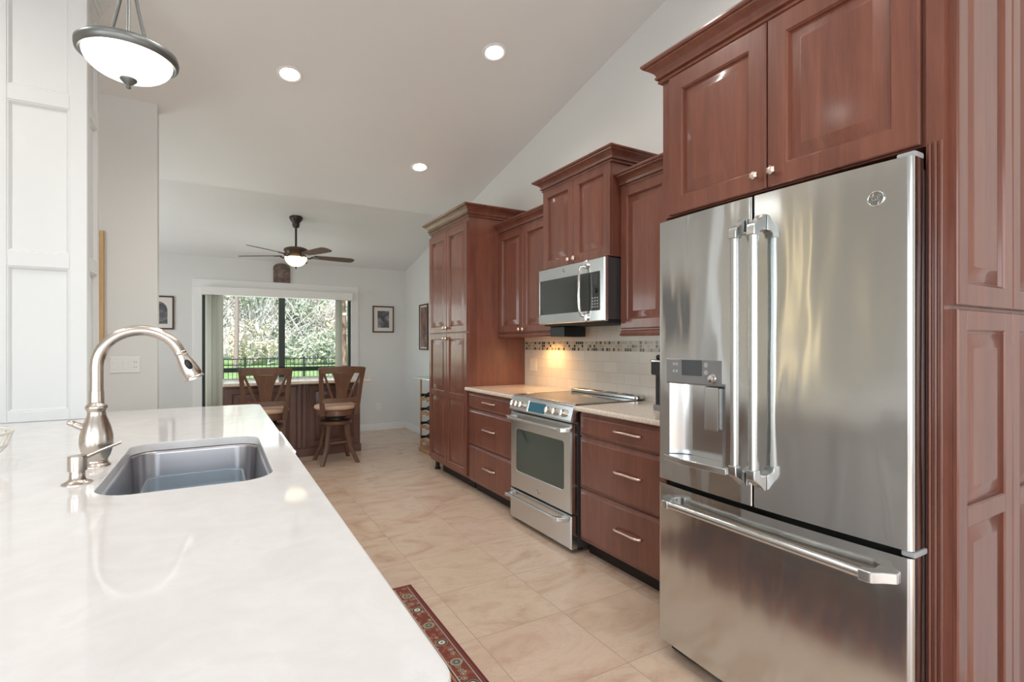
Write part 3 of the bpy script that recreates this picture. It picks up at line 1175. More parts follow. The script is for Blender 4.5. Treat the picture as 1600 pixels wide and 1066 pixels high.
MB().box(MX + .04, WX - .03, MY0 + .02, MY1 - .02, MZ0 - .012, MZ0 + .012, .004).build('vent_grille', M['rubber'], t, 40)

# black box hanging under the microwave's far end
tag(MB().box(2.22, 2.42, 3.08, 3.264, 1.345, 1.42, .004).build('vent_box', M['black'], smooth=40), 'black box mounted under far end of microwave', 'box')
# under-cabinet lamp with its warm light
t = thing('under_cabinet_lamp', (2.36, 3.6, 1.39), 'small round warm lamp under the wall cabinet beside microwave', 'lamp')
MB().lathe([(.034, -.001), (.034, -.016), (.028, -.02), (.002, -.02)], at=(2.36, 3.6, 1.39), seg=20).build('lamp_housing', M['satin'], t)
MB().lathe([(.025, -.0195), (.025, -.0215), (.002, -.0215)], at=(2.36, 3.6, 1.39), seg=20).build('lens', mat('warm_lens', (1, .8, .5), .4, emit=(1, .62, .26), estr=8), t)
o = light('lamp_glow', 'SPOT', (2.36, 3.6, 1.362), 13, (1, .56, .2), (0, 0, 0), spot_size=math.radians(150), spot_blend=.8, shadow_soft_size=.02)

# ---------------------------------------------------------------- coffee maker
t = thing('coffee_maker', (2.27, 2.07, .914), 'black coffee maker on the counter beside refrigerator', 'coffee maker')
MB().prism(rr(2.16, 2.42, 1.96, 2.15, .03, 5), FZ, .914, .945).build('base', M['grey'], t, 40, .004)
MB().prism(rr(2.175, 2.26, 1.97, 2.146, .03, 5), FZ, .945, 1.13).build('column', M['black'], t, 40)
MB().prism(rr(2.15, 2.43, 1.95, 2.162, .04, 6), FZ, 1.115, 1.2).build('brew_head', M['black'], t, 40, .006)
MB().prism(rr(2.145, 2.43, 1.946, 2.166, .04, 6), FZ, 1.19, 1.2).build('band', M['chrome'], t, 40, .002)
MB().prism(rr(2.17, 2.42, 1.965, 2.15, .05, 6), FZ, 1.2, 1.23).build('lid', M['black'], t, 40, .012)
MB().prism(rr(2.29, 2.40, 2.0, 2.11, .02, 4), FZ, .945, .955).build('drip_tray', M['chrome'], t, 40)

# ---------------------------------------------------------------- wall plates


def plate(F, w_, h_, name, label, cat, n_gang, kindm='white', holes=False):
    t = thing(name, F(w_ / 2, h_ / 2, 0), label, cat)
    pl = MB().nested(F, w_, h_, [(0, .0002), (0, .003), (.003, .006)]).build('cover', M[kindm], t, 0)
    for k in range(n_gang):
        u = w_ / n_gang * (k + .5)
        if holes and (holes is True or k in holes):
            for vv in (h_ * .34, h_ * .66):
                MB().nested(F, .026, .024, [(0, .005), (0, .0068)], u - .013, vv - .012).build('socket', M[kindm], t, 0)
                sl = MB()
                for du in (-.006, .006):
                    sl.nested(F, .0025, .009, [(0, .0066), (0, .0072)], u + du - .00125, vv - .003)
                sl.build('slot', M['black'], t, 0)
        else:
            MB().nested(F, .033, .066, [(0, .005), (0, .008), (.002, .009)], u - .0165, h_ / 2 - .033).build('rocker', M[kindm], t, 0)
    return t


plate(faceS(-.66, 4.58, 1.083), .178, .117, 'switch_plate', 'white wall plate with two switches and an outlet behind faucet', 'switch', 3, holes=(2,))
plate(faceS(2.06, BY, .29), .075, .117, 'outlet', 'white outlet low on the back wall beside bar', 'outlet', 1, holes=True)
plate(faceL(WX - .011, 4.015, 1.045), .115, .117, 'switch_plate', 'cream switch plate on lit backsplash', 'switch', 2, 'almond')

# ---------------------------------------------------------------- pictures


def picture(F, w_, h_, label, frame_m, matw=.05, fw=.018, pic='print', arch=False, cat='picture', depth=.022):
    t = thing('framed_picture', F(w_ / 2, 0, 0), label, cat)
    mb_ = MB()
    mb_.loops([[F(u, v, n) for u, v in ((i, i), (w_ - i, i), (w_ - i, h_ - i), (i, h_ - i))] for i, n in ((0, .0005), (0, depth * .8), (.003, depth), (fw * .6, depth), (fw, depth * .6), (fw, .004))], cap1=False)
    mb_.build('frame', M[frame_m], t, 30)
    MB().nested(F, w_ - 2 * fw + .002, h_ - 2 * fw + .002, [(0, .002), (0, .008)], fw - .001, fw - .001).build('mount', M['paper'], t, 0)
    if arch:
        pw_, ph_ = w_ - 2 * (fw + matw), h_ - 2 * (fw + matw)
        poly = [(0, 0), (pw_, 0), (pw_, ph_ * .6)] + [(pw_ / 2 + pw_ / 2 * math.cos(a), ph_ * .6 + ph_ * .4 * math.sin(a)) for a in (PI * k / 10 for k in range(1, 10))] + [(0, ph_ * .6)]
        MB().prism(poly, lambda u, v, n: F(u + fw + matw, v + fw + matw, n), .0075, .0095).build('print', M[pic], t, 0)
    else:
        MB().nested(F, w_ - 2 * (fw + matw), h_ - 2 * (fw + matw), [(0, .0075), (0, .0095)], fw + matw, fw + matw).build('print', M[pic], t, 0)
    return t


picture(faceS(-.80, BY, 1.474), .335, .416, 'dark framed picture of an arch at left of glazed door', 'frame', .05, pic='print', arch=True)
picture(faceS(2.011, BY, 1.466), .321, .397, 'dark framed print on back wall between glazed door and corner', 'frame', .055, pic='print')
picture(faceL(WX, 7.0, 1.21), .33, .64, 'tall dark framed picture on right wall behind tall pantry cabinet', 'frame', .02, pic='printred')
picture(faceS(-1.33, 4.58, 1.19), .64, .9, 'gilt framed picture on grey wall behind white pillar, only its edge showing', 'goldwood', .06, .03, depth=.03)
mb = MB()
w_ = .212
poly = [(0, 0), (w_, 0), (w_, .2)] + [(w_ / 2 + w_ / 2 * math.cos(a), .2 + .062 * math.sin(a)) for a in (PI * k / 12 for k in range(1, 12))] + [(0, .2)]
fp = faceS(.663, BY, 2.135)
mb.prism(poly, fp, .0005, .025)
tag(mb.build('wall_plaque', M['arch'], smooth=0, bevel=.004), 'dark arched plaque on wall above glazed door, behind ceiling fan', 'plaque')

# ---------------------------------------------------------------- recessed lights
SL = math.atan(.2087)


def recessed(x, y, label):
    z = cz(y)
    t = thing('recessed_light', (x, y, z), label, 'ceiling light', 'recessed lights in the sloped ceiling')
    un = Vector((0, -math.sin(SL), -math.cos(SL)))
    vv = Vector((0, math.cos(SL), -math.sin(SL)))
    Fr = frame((x, y, z), (1, 0, 0), vv, un)
    MB().lathe([(.062, -.001), (.086, -.001), (.086, .004), (.078, .008), (.066, .006), (.062, .002)], Fr, 32).build('trim_ring', M['lampring'], t)
    MB().lathe([(.061, .0005), (.061, .004), (.045, .010), (.02, .013), (.001, .0135)], Fr, 32).build('lens', M['lamp'], t)
    light('recessed_or_fill_spot', 'SPOT', Fr(0, 0, .03), 26, (1, .93, .83), (0, 0, 0), spot_size=math.radians(140), spot_blend=.8, shadow_soft_size=.05)


recessed(.445, 3.915, 'round recessed ceiling light nearest pendant lamp')
recessed(1.695, 3.19, 'round recessed ceiling light nearest camera, above microwave side of kitchen')
recessed(1.712, 4.775, 'round recessed ceiling light nearest ceiling fan')

# ---------------------------------------------------------------- pendant lamp
px_, py_, pz_ = -.272, 2.255, 2.315
t = thing('pendant_lamp', (px_, py_, pz_), 'pewter bowl pendant lamp with glowing glass above counter', 'lamp')
R0 = .152
ring = MB().lathe([(R0 * .86, -.012), (R0 * .93, -.018), (R0 * .985, -.012), (R0, 0), (R0, .010), (R0 * .95, .018), (R0 * .88, .02), (R0 * .84, .012)], at=(px_, py_, pz_), seg=48)
ring.bm.faces.ensure_lookup_table()
ring.build('rim', M['pewter'], t, 50)
bp = [(R0 * .87 * math.cos(a), -.01 - .075 * math.sin(a)) for a in (PI / 2 * k / 10 for k in range(11))]
MB().lathe([(R0 * .8, -.004)] + bp, at=(px_, py_, pz_), seg=40).build('bowl', M['glow'], t, 60)
MB().lathe([(.006, -.083), (.026, -.0835), (.026, -.088), (.018, -.097), (.008, -.104), (.006, -.108), (.0085, -.112), (.006, -.117), (.001, -.119)], at=(px_, py_, pz_), seg=24).build('finial', M['pewter'], t, 50)
for k in range(3):
    a = math.radians(36 + 120 * k)
    pts = []
    for i in range(9):
        s_ = i / 8
        r_ = R0 * .5 * (1 - s_) ** 1.6 + .014
        pts.append((px_ + r_ * math.cos(a), py_ + r_ * math.sin(a), pz_ - .012 + .322 * s_))
    MB().tube(pts, .0055, 8).build('arm', M['pewter'], t, 60)
topz = cz(py_)
MB().tube([(px_, py_, pz_ + .30), (px_, py_, topz - .04)], .008, 10).build('stem', M['pewter'], t, 60)
MB().lathe([(.012, .28), (.022, .3), (.022, .33), (.01, .345)], at=(px_, py_, pz_), seg=20).build('hub', M['pewter'], t, 50)
MB().lathe([(.01, -.06), (.05, -.045), (.062, -.02), (.062, .02)], at=(px_, py_, topz), seg=28).build('canopy', M['pewter'], t, 50)

# ---------------------------------------------------------------- ceiling fan
fx_, fy_ = .772, 6.22
fzc = cz(fy_)
t = thing('ceiling_fan', (fx_, fy_, fzc), 'bronze ceiling fan with five blades and a lit bowl', 'fan')
A = (fx_, fy_, 0)
MB().lathe([(.016, fzc - .115), (.03, fzc - .112), (.038, fzc - .09), (.04, fzc - .06), (.062, fzc - .03), (.07, fzc - .01), (.07, fzc + .012)], at=A, seg=28).build('canopy', M['bronze'], t, 50)
MB().tube([(fx_, fy_, fzc - .11), (fx_, fy_, 2.375)], .0115, 12).build('downrod', M['bronze'], t, 60)
MB().lathe([(.02, 2.385), (.09, 2.378), (.125, 2.362), (.13, 2.34), (.118, 2.33), (.115, 2.31), (.10, 2.285), (.07, 2.27), (.03, 2.268)], at=A, seg=36).build('motor', M['bronzelight'], t, 50)
bowl = [(.118 * math.cos(a), 2.268 - .105 * math.sin(a)) for a in (PI / 2 * k / 10 for k in range(11))]
MB().lathe([(.1, 2.27)] + bowl, at=A, seg=36).build('light_bowl', M['fanglow'], t, 60)
MB().lathe([(.003, 2.166), (.012, 2.163), (.012, 2.155), (.006, 2.148), (.008, 2.142), (.001, 2.136)], at=A, seg=16).build('finial', M['bronze'], t, 50)
cs, sn = math.cos(YAW), math.sin(YAW)
for adeg in (178, 106, 34, -38, -110):
    a = math.radians(adeg)
    u_, d_ = math.cos(a), math.sin(a)
    dx_, dy_ = u_ * cs + d_ * sn, -u_ * sn + d_ * cs
    dv = Vector((dx_, dy_, 0))
    sv = Vector((-dy_, dx_, 0))
    tilt = math.radians(-12)
    sv2 = sv * math.cos(tilt) + Vector((0, 0, 1)) * math.sin(tilt)
    nv = dv.cross(sv2)
    Fb = frame((fx_, fy_, 2.288), dv, sv2, nv)
    poly = [(.19, -.045), (.3, -.055), (.5, -.064), (.6, -.064), (.635, -.05), (.65, -.02), (.65, .02), (.635, .05), (.6, .064), (.5, .064), (.3, .055), (.19, .045)]
    b_ = MB().prism(poly, Fb, -.003, .003).build('blade', M['blade'], t, 30)
    mb = MB()
    mb.tube([Fb(.09, 0, .0), Fb(.12, 0, -.02), Fb(.15, 0, -.022), Fb(.18, .0, -.006)], .008, 8)
    mb.prism([(.165, -.02), (.2, -.034), (.235, -.02), (.255, 0), (.235, .02), (.2, .034), (.165, .02)], Fb, -.008, -.003)
    mb.build('blade_iron', M['bronze'], b_, 40)

# ---------------------------------------------------------------- island: quartz top, cabinet, sink, dishwasher
SX0, SX1, SY0, SY1 = -.272, .143, 1.6, 2.372
bm = bmesh.new()
IX0, IX1, IY0, IY1 = -1.45, .236, .515, 3.6
outer = rr(IX0, IX1, IY0, IY1, .045, 6)
# one square far corner as in the photo: small radius
inner = rr(SX0, SX1, SY0, SY1, .085, 10)
# near edge of the sink bows out a little towards the viewer
inner = [(x, y - (.018 * (1 - ((x - (SX0 + SX1) / 2) / .21) ** 2) if y < SY0 + .09 else 0)) for x, y in inner]


def ring_fill(z, grow=0):
    return None


def slab_with_hole(zt, zb, outer, inner, e=.006):
    def off(loop, d, z):
        # move a loop along its outward normal in plan
        n = len(loop)
        out = []
        for i in range(n):
            p_, q_ = Vector(loop[i - 1]), Vector(loop[(i + 1) % n])
            tt = (q_ - p_)
            nn = Vector((tt.y, -tt.x)).normalized()
            out.append((loop[i][0] + nn.x * d, loop[i][1] + nn.y * d, z))
        return out
    bm_ = bmesh.new()

    def addl(pts):
        return [bm_.verts.new(p_) for p_ in pts]
    o1 = addl(off(outer, -e, zt))
    o2 = addl(off(outer, -e * .3, zt - e * .3))
    o3 = addl(off(outer, 0, zt - e))
    o4 = addl(off(outer, 0, zb + e * .5))
    o5 = addl(off(outer, -e * .5, zb))
    i1 = addl(off(inner, e * .4, zt))
    i2 = addl(off(inner, 0, zt - e * .5))
    i3 = addl(off(inner, 0, zb))
    for seq in ((o1, o2, o3, o4, o5), (i1, i2, i3)):
        for a, b in zip(seq, seq[1:]):
            for j in range(len(a)):
                bm_.faces.new([a[j], a[(j + 1) % len(a)], b[(j + 1) % len(a)], b[j]])

    def el(L):
        r_ = []
        for j in range(len(L)):
            e_ = bm_.edges.get((L[j], L[(j + 1) % len(L)]))
            r_.append(e_)
        return r_
    bmesh.ops.triangle_fill(bm_, edges=el(o1) + el(i1), use_beauty=True)
    bmesh.ops.triangle_fill(bm_, edges=el(o5) + el(i3), use_beauty=True)
    return bm_


mb = MB()
mb.bm.free()
mb.bm = slab_with_hole(.914, .884, outer, inner)
tag(mb.build('island_countertop', M['quartz'], smooth=40), 'long white quartz island countertop with undermount sink', 'countertop')

t = thing('island_cabinet', (-.3, 2.0, 0), 'white painted base cabinet carrying the white island countertop', 'cabinet')
mb = MB()
mb.box(-1.15, .18, .60, 1.45, .1, .883).box(-1.15, .18, 2.745, 3.55, .1, .883).box(-1.15, -.42, 1.45, 2.745, .1, .883).box(-.42, .18, 1.45, 2.745, .1, .12)
mb.build('body', M['pillar'], t, 0)
MB().box(-1.08, .11, .67, 3.48, 0, .1).build('toe_kick', M['toedark'], t, 0)
Fi = frame((.18, 0, 0), (0, 1, 0), (0, 0, 1), (1, 0, 0))
for y0_, w_ in ((.61, .41), (1.03, .41), (1.455, .33), (1.79, .33), (2.755, .39), (3.15, .39)):
    mb = MB()
    raised(mb, Fi, w_, .75, u0=y0_, v0=.12)
    d_ = mb.build('door', M['pillar'], t, 30)
t = thing('dishwasher', (-.1, 2.44, 0), 'stainless dishwasher under island counter edge, only its handle showing', 'dishwasher')
MB().nested(Fi, .6, .74, [(0, 0), (0, .02), (.006, .026)], 2.135, .13).build('door', SF, t, 30)
MB().box(-.4, .1799, 2.375, 2.735, .125, .86).build('tub', M['grey'], t, 0)
MB().tube([(.262, 2.19, .862), (.262, 2.68, .862)], .010, 12).build('handle', M['chrome'], t, 60)
for yy in (2.215, 2.655):
    MB().tube([(.2, yy, .86), (.262, yy, .862)], .008, 10).build('handle_post', M['chrome'], t, 60)

# sink
t = thing('sink', (-.06, 1.98, .69), 'undermount stainless steel sink bowl in island', 'sink')


def sl(d, z, r=.085):
    L = rr(SX0 - d, SX1 + d, SY0 - d, SY1 + d, r + d, 10)
    return [Vector((x, y - (.018 * (1 - min(1, abs((x - (SX0 + SX1) / 2) / .21)) ** 2) if y < SY0 + .09 else 0), z)) for x, y in L]


mb = MB()
mb.loops([sl(.035, .8825), sl(.004, .8825), sl(.0, .879), sl(-.004, .87), sl(-.012, .74), sl(-.03, .705), sl(-.065, .69), sl(-.08, .688)], cap0=False)
o = mb.build('bowl', M['sink'], t, 60)
sd = o.modifiers.new('thick', 'SOLIDIFY')
sd.thickness = .0012
sd.offset = 0
MB().lathe([(.055, .6885), (.055, .692), (.045, .693), (.04, .6895), (.001, .6895)], at=(-.06, 1.99, 0), seg=28).build('drain', M['chrome'], t)
# sink grid
mb = MB()
gx0, gx1, gy0, gy1 = -.19, .06, 1.68, 2.29
for k in range(7):
    x = gx0 + (gx1 - gx0) * k / 6
    mb.tube([(x, gy0, .714), (x, gy1, .714)], .0025, 6)
for k in range(14):
    y = gy0 + (gy1 - gy0) * k / 13
    mb.tube([(gx0, y, .7185), (gx1, y, .7185)], .0025, 6)
mb.tube([(x, y, .716) for x, y in rr(gx0 - .003, gx1 + .003, gy0 - .003, gy1 + .003, .03, 5)], .003, 6, closed=True)
for x in (gx0, gx1):
    for y in (gy0 + .05, gy1 - .05):
        mb.tube([(x, y, .714), (x, y, .695)], .006, 8)
tag(mb.build('sink_grid', M['chrome'], smooth=60), 'wire grid lying on bottom of sink', 'sink grid')
mb = MB()
lp = lambda d, z: [Vector((x, y, z)) for x, y in rr(-.2 - d, .07 + d, 1.80 - d, 2.27 + d, .04 + d, 6)]
mb.loops([lp(-.01, .7215), lp(.0, .73), lp(.012, .805), lp(.019, .805), lp(.019, .801), lp(.0155, .801), lp(.003, .729), lp(-.006, .7205)], closed=False)
tag(mb.build('dish_tray', M['tubplastic'], smooth=50), 'clear shallow plastic tray inside sink', 'tray')

# faucet
fX, fY, fZ = -.322, 2.01, .914
t = thing('faucet', (fX, fY, fZ), 'brushed nickel pull-down faucet with high arched spout beside sink', 'faucet')
body = [(.036, 0), (.036, .004), (.031, .009), (.028, .016), (.029, .022), (.034, .032), (.0415, .06), (.043, .075), (.0415, .095), (.036, .12), (.03, .14), (.0245, .155), (.0225, .168), (.0255, .173), (.028, .178), (.028, .184), (.0255, .189), (.021, .193), (.019, .2), (.0185, .23), (.0180, .232)]
MB().lathe(body, at=(fX, fY, fZ), seg=36).build('body', M['nickel'], t, 60)
Rr = .112
zc = 1.222
pts = [(fX, fY, fZ + .225), (fX, fY, fZ + .25), (fX, fY, zc - .04)]
for k in range(0, 17):
    a = PI - (PI * .885) * k / 16
    pts.append((fX + Rr + Rr * math.cos(a), fY, zc + Rr * math.sin(a)))
e1, e0 = Vector(pts[-1]), Vector(pts[-2])
dd = (e1 - e0).normalized()
MB().tube(pts, .0172, 18).build('spout', M['nickel'], t, 60)
hd = frame(e1, (0, 1, 0), dd.cross(Vector((0, 1, 0))), dd)
hm = MB().lathe([(.0172, -.004), (.0185, 0), (.0185, .004), (.0172, .006), (.0185, .01), (.0185, .016), (.0215, .028), (.026, .05), (.0285, .07), (.0285, .082), (.0272, .084), (.0272, .088), (.0295, .09), (.0295, .096), (.02, .097), (.018, .094)], hd, 28).build('spray_head', M['nickel'], t, 50)
bt = MB()
for_side = Vector((.2, -1, .1)).normalized()
nrm = (for_side - dd * for_side.dot(dd)).normalized()
sdv = dd.cross(nrm)
Fb = frame(e1 + dd * .045, sdv, dd, nrm)
rings = []
for r_, h_ in ((.0095, .0215), (.0095, .0265), (.007, .0295), (.001, .03)):
    rings.append([Fb(r_ * math.cos(q), r_ * 1.9 * math.sin(q), h_) for q in (2 * PI * j / 16 for j in range(16))])
bt.loops(rings)
bt.build('spray_button', M['black'], hm, 50)
hv = MB().tube([(fX - .03, fY - .0, fZ + .12), (fX - .046, fY, fZ + .128), (fX - .054, fY, fZ + .133)], [.012, .0095, .009], 12).build('handle', M['nickel'], t, 50)
MB().lathe([(.0075, 0), (.0095, .003), (.0095, .013), (.006, .017), (.001, .018)], frame((fX - .054, fY, fZ + .133), (0, 1, 0), (.5, 0, .85), (-.87, 0, .5)), 14).build('handle_tip', M['nickel'], hv, 50)

# soap dispenser
sX, sY = -.327, 1.785
t = thing('soap_dispenser', (sX, sY, .914), 'brushed nickel soap dispenser with thin spout beside faucet', 'soap dispenser')
MB().lathe([(.034, 0), (.034, .0025), (.026, .006), (.018, .012), (.017, .03), (.017, .034), (.021, .035), (.021, .072), (.0195, .075), (.001, .0755)], at=(sX, sY, .914), seg=28).build('body', M['nickel'], t, 50)
MB().tube([(sX + .015, sY + .0, .981), (sX + .05, sY + .035, .994), (sX + .085, sY + .068, 1.005)], [.0052, .0045, .0036], 10).build('spout', M['satin'], t, 60)

# white wire bowl at the left edge
bX, bY_ = -.683, 2.15
mb = MB()
for k in range(14):
    a = 2 * PI * k / 14
    mb.tube([(bX + r_ * math.cos(a + s_), bY_ + r_ * math.sin(a + s_), .918 + h_) for r_, h_, s_ in ((.05, 0, 0), (.085, .02, .08), (.115, .055, .2), (.13, .1, .32))], .004, 8)
for r_, h_, q in ((.05, .0, .004), (.13, .1, .005), (.118, .06, .0035)):
    mb.tube([(bX + r_ * math.cos(a), bY_ + r_ * math.sin(a), .918 + h_) for a in (2 * PI * k / 36 for k in range(36))], q, 8, closed=True)
tag(mb.build('wire_bowl', M['wire'], smooth=60), 'white wire bowl on island counter at left edge of picture', 'bowl')

# ---------------------------------------------------------------- white panelled pillar standing on the island end
t = thing('panelled_pillar', (-.73, 3.46, .914), 'white square pillar with recessed panels rising from island counter', 'pillar')
QX0, QX1, QY0, QY1 = -.935, -.566, 3.305, 3.60
PT = 3.30
MB().box(QX0 + .016, QX1 - .016, QY0 + .016, QY1 - .016, .9145, cz(QY1)).build('core', M['pillar'], t, 0)


def panel_face(F, w_, zs, name):
    """stiles and rails standing proud of the core, with bevelled inner edges around each recess"""
    mb_ = MB()
    s_ = .07 if w_ > .3 else .05
    mb_.nested(F, s_, zs[-1] - zs[0], [(0, 0), (0, .013), (.003, .016)], 0, 0)
    mb_.nested(F, s_, zs[-1] - zs[0], [(0, 0), (0, .013), (.003, .016)], w_ - s_, 0)
    for i, z in enumerate(zs):
        z_ = z - zs[0]
        lo, hi = (0, .05) if i == 0 else ((z_ - .05, z_) if i == len(zs) - 1 else (z_ - .036, z_ + .036))
        mb_.nested(F, w_ - 2 * s_ + .002, hi - lo, [(0, 0), (0, .013), (.003, .016)], s_ - .001, lo)
    for a, b in zip(zs, zs[1:]):
        v0 = a - zs[0] + (.05 if a == zs[0] else .036)
        v1 = b - zs[0] - (.05 if b == zs[-1] else .036)
        u0, u1 = s_, w_ - s_
        rings = [[F(x_, y_, n_) for x_, y_ in ((u0 + i_, v0 + i_), (u1 - i_, v0 + i_), (u1 - i_, v1 - i_), (u0 + i_, v1 - i_))] for i_, n_ in ((0, .0), (0, .012), (.004, .013), (.012, .004), (.014, 0))]
        mb_.loops(rings, cap0=False, cap1=False)
    return mb_.build(name, M['pillar'], t, 30)


zs = [.9145, 1.70, 2.495, 3.1]
panel_face(frame((QX0, QY0 + .016, zs[0]), (1, 0, 0), (0, 0, 1), (0, -1, 0)), QX1 - QX0, zs, 'panel')
panel_face(frame((QX1 - .016, QY0 + .0165, zs[0]), (0, 1, 0), (0, 0, 1), (1, 0, 0)), QY1 - QY0 - .0165, zs, 'panel')
panel_face(frame((QX0 + .016, QY1, zs[0]), (0, -1, 0), (0, 0, 1), (-1, 0, 0)), QY1 - QY0 - .0165, zs, 'panel')
cr = [(o_ * .8, z_) for o_, z_ in CROWN]
MB().sweep([(QX0, QY1), (QX0, QY0), (QX1, QY0), (QX1, QY1)], cr, 3.1, False).build('crown', M['pillar'], t, 40)

# ---------------------------------------------------------------- breakfast bar
t = thing('bar_cabinet', (.78, 6.6, 0), 'dark panelled breakfast bar base in front of glazed door', 'cabinet')
WB = M['walnut']
BX0, BX1, BF = .055, 1.50, 6.285
MB().box(BX0, BX1, BF, 6.84, .09, .85).build('body', WB, t, 0)
MB().box(BX0 - .01, BX1 + .012, BF - .012, 6.85, 0, .09, .004).build('plinth', WB, t, 0)
Fb = faceS(0, BF, 0)
mb = MB()
raised(mb, Fb, .56, .70, .06, .94 - .02, .11)
mb.build('panel', WB, t, 30)
mb = MB()
raised(mb, Fb, .70, .70, .06, .08, .11)
mb.build('panel', WB, t, 30)
for x in (.79, .845):
    MB().nested(Fb, .045, .74, [(0, 0), (0, .02), (.008, .026)], x, .10).build('pilaster', WB, t, 30)
mb = MB().box(BX0 - .005, BX1 + .06, 5.99, 6.9, .852, .885, .008, 3)
tag(mb.build('bar_countertop', M['cream'], smooth=40), 'cream breakfast bar countertop in front of glazed door', 'countertop')

# ---------------------------------------------------------------- bar stools


def stool(loc, rz, label):
    t = thing('bar_stool', (0, 0, 0), label, 'bar stool', 'swivel bar stools at the breakfast bar')
    SW = M['stool']
    SH = .60
    # seat facing +y; back at -y
    MB().lathe([(.02, SH - .02), (.205, SH - .018), (.222, SH - .008), (.228, SH + .008), (.22, SH + .026), (.18, SH + .038), (.001, SH + .046)], seg=36).build('seat', M['cushion'], t, 60)
    MB().lathe([(.02, SH - .085), (.2, SH - .085), (.212, SH - .078), (.212, SH - .03), (.205, SH - .019), (.02, SH - .019)], seg=36).build('apron', SW, t, 40)
    MB().lathe([(.09, SH - .14), (.11, SH - .135), (.11, SH - .105), (.08, SH - .1), (.08, SH - .084)], seg=24).build('swivel', M['bronze'], t, 40)
    MB().lathe([(.02, SH - .18), (.165, SH - .178), (.17, SH - .17), (.17, SH - .148), (.16, SH - .14), (.02, SH - .139)], seg=28).build('leg_block', SW, t, 40)
    for k in range(4):
        a = PI / 4 + PI / 2 * k
        pts = []
        for r_, z in ((.125, SH - .15), (.14, .34), (.175, .17), (.265, .0)):
            pts.append(Vector((r_ * math.cos(a), r_ * math.sin(a), z)))
        sd_ = Vector((-math.sin(a), math.cos(a), 0))
        rings = []
        for p_, ww in zip(pts, (.046, .042, .038, .036)):
            rd_ = Vector((math.cos(a), math.sin(a), 0))
            rings.append([p_ + sd_ * ww / 2 * i + rd_ * ww / 2 * j for i, j in ((-1, -1), (1, -1), (1, 1), (-1, 1))])
        MB().loops(rings).build('leg', SW, t, 30, .003)
    for k in range(4):
        a, b = PI / 4 + PI / 2 * k, PI / 4 + PI / 2 * (k + 1)
        z = .2 if k % 2 else .225
        MB().beam((.148 * math.cos(a), .148 * math.sin(a), z), (.148 * math.cos(b), .148 * math.sin(b), z), .024, .04, (0, 0, 1)).build('stretcher', SW, t, 0)
    # back: two posts, crest, splat, two slanting slats, lower rail
    TZ = 1.045
    yb_, yt = -.175, -.275
    for s_ in (-1, 1):
        rings = []
        for x, y, z, ww in ((.175, -.16, SH - .075, .05), (.19, -.185, SH + .06, .046), (.205, -.22, SH + .25, .042), (.222, yt, TZ - .005, .045)):
            rings.append([Vector((s_ * x + i * ww / 2, y + j * .016, z)) for i, j in ((-1, -1), (1, -1), (1, 1), (-1, 1))])
        MB().loops(rings).build('post', SW, t, 30, .003)
    cv = lambda x: -.035 * (1 - (x / .22) ** 2)
    rings = []
    for k in range(13):
        x = -.235 + .47 * k / 12
        h_ = .07 if abs(x) < .2 else .06
        yy = yt + cv(x) + .0
        zt = TZ + .012 * (1 - (x / .235) ** 2)
        rings.append([Vector((x, yy - .013, zt)), Vector((x, yy + .013, zt)), Vector((x, yy + .02, zt - h_)), Vector((x, yy - .006, zt - h_))])
    MB().loops(rings).build('crest_rail', SW, t, 40, .003)
    rings = []
    for k in range(9):
        x = -.19 + .38 * k / 8
        yy = -.192 + cv(x) * .5
        rings.append([Vector((x, yy - .012, SH + .115)), Vector((x, yy + .012, SH + .115)), Vector((x, yy + .012, SH + .065)), Vector((x, yy - .012, SH + .065))])
    MB().loops(rings).build('lower_rail', SW, t, 40)
    rings = []
    for k in range(9):
        s_ = k / 8
        z = SH + .10 + s_ * (TZ - .06 - SH - .10)
        hw = .052 + .062 * s_ ** 2.2
        y = -.207 + (yt - .03 + .207) * s_
        rings.append([Vector((-hw, y - .008, z)), Vector((hw, y - .008, z)), Vector((hw, y + .008, z)), Vector((-hw, y + .008, z))])
    MB().loops(rings).build('splat', SW, t, 40)
    for s_ in (-1, 1):
        MB().beam((s_ * .085, -.203, SH + .105), (s_ * .195, yt - .005, TZ - .05), .024, .014, (1, 0, 0)).build('slat', SW, t, 0)
    t.location = loc
    t.rotation_euler = (0, 0, rz)
    return t


s0 = stool((1.135, 5.86, 0), .06, 'right wooden bar stool with tan seat, in front of the bar panel')
dup(s0, (.432, 5.87, 0), 'left wooden bar stool with tan seat, half hidden by island counter', -.05)

# ---------------------------------------------------------------- wine rack behind tall cabinet
t = thing('wine_rack', (2.3, 5.7, 0), 'pale wood wine rack with light top standing past tall pantry cabinet', 'wine rack')
WR = M['rackwood']
rx0, rx1, ry0, ry1 = 2.16, 2.47, 5.30, 6.05
MB().prism(rr(2.13, 2.49, 5.28, 6.1, .14, 8), FZ, 0, .03).build('base', WR, t, 40, .006)
MB().prism(rr(2.10, 2.5, 5.28, 6.12, .05, 6), FZ, .87, .89).build('top', M['steelflat'], t, 40, .004)
for x in (rx0 + .02, rx1 - .02):
    for y in (ry0 + .02, ry1 - .02):
        MB().tube([(x, y, .03), (x, y, .87)], .012, 10).build('post', WR, t, 60)
for k, z in enumerate((.12, .29, .46, .63)):
    mb = MB()
    for x in (rx0 + .02, rx1 - .02):
        rings = []
        for i in range(31):
            y = ry0 + .02 + (ry1 - ry0 - .04) * i / 30
            zz = z + .012 * math.cos(2 * PI * (y - ry0 - .02) / .142)
            rings.append([Vector((x - .009, y, zz - .016)), Vector((x + .009, y, zz - .016)), Vector((x + .009, y, zz + .014)), Vector((x - .009, y, zz + .014))])
        mb.loops(rings)
    mb.build('bottle_rail', WR, t, 50)
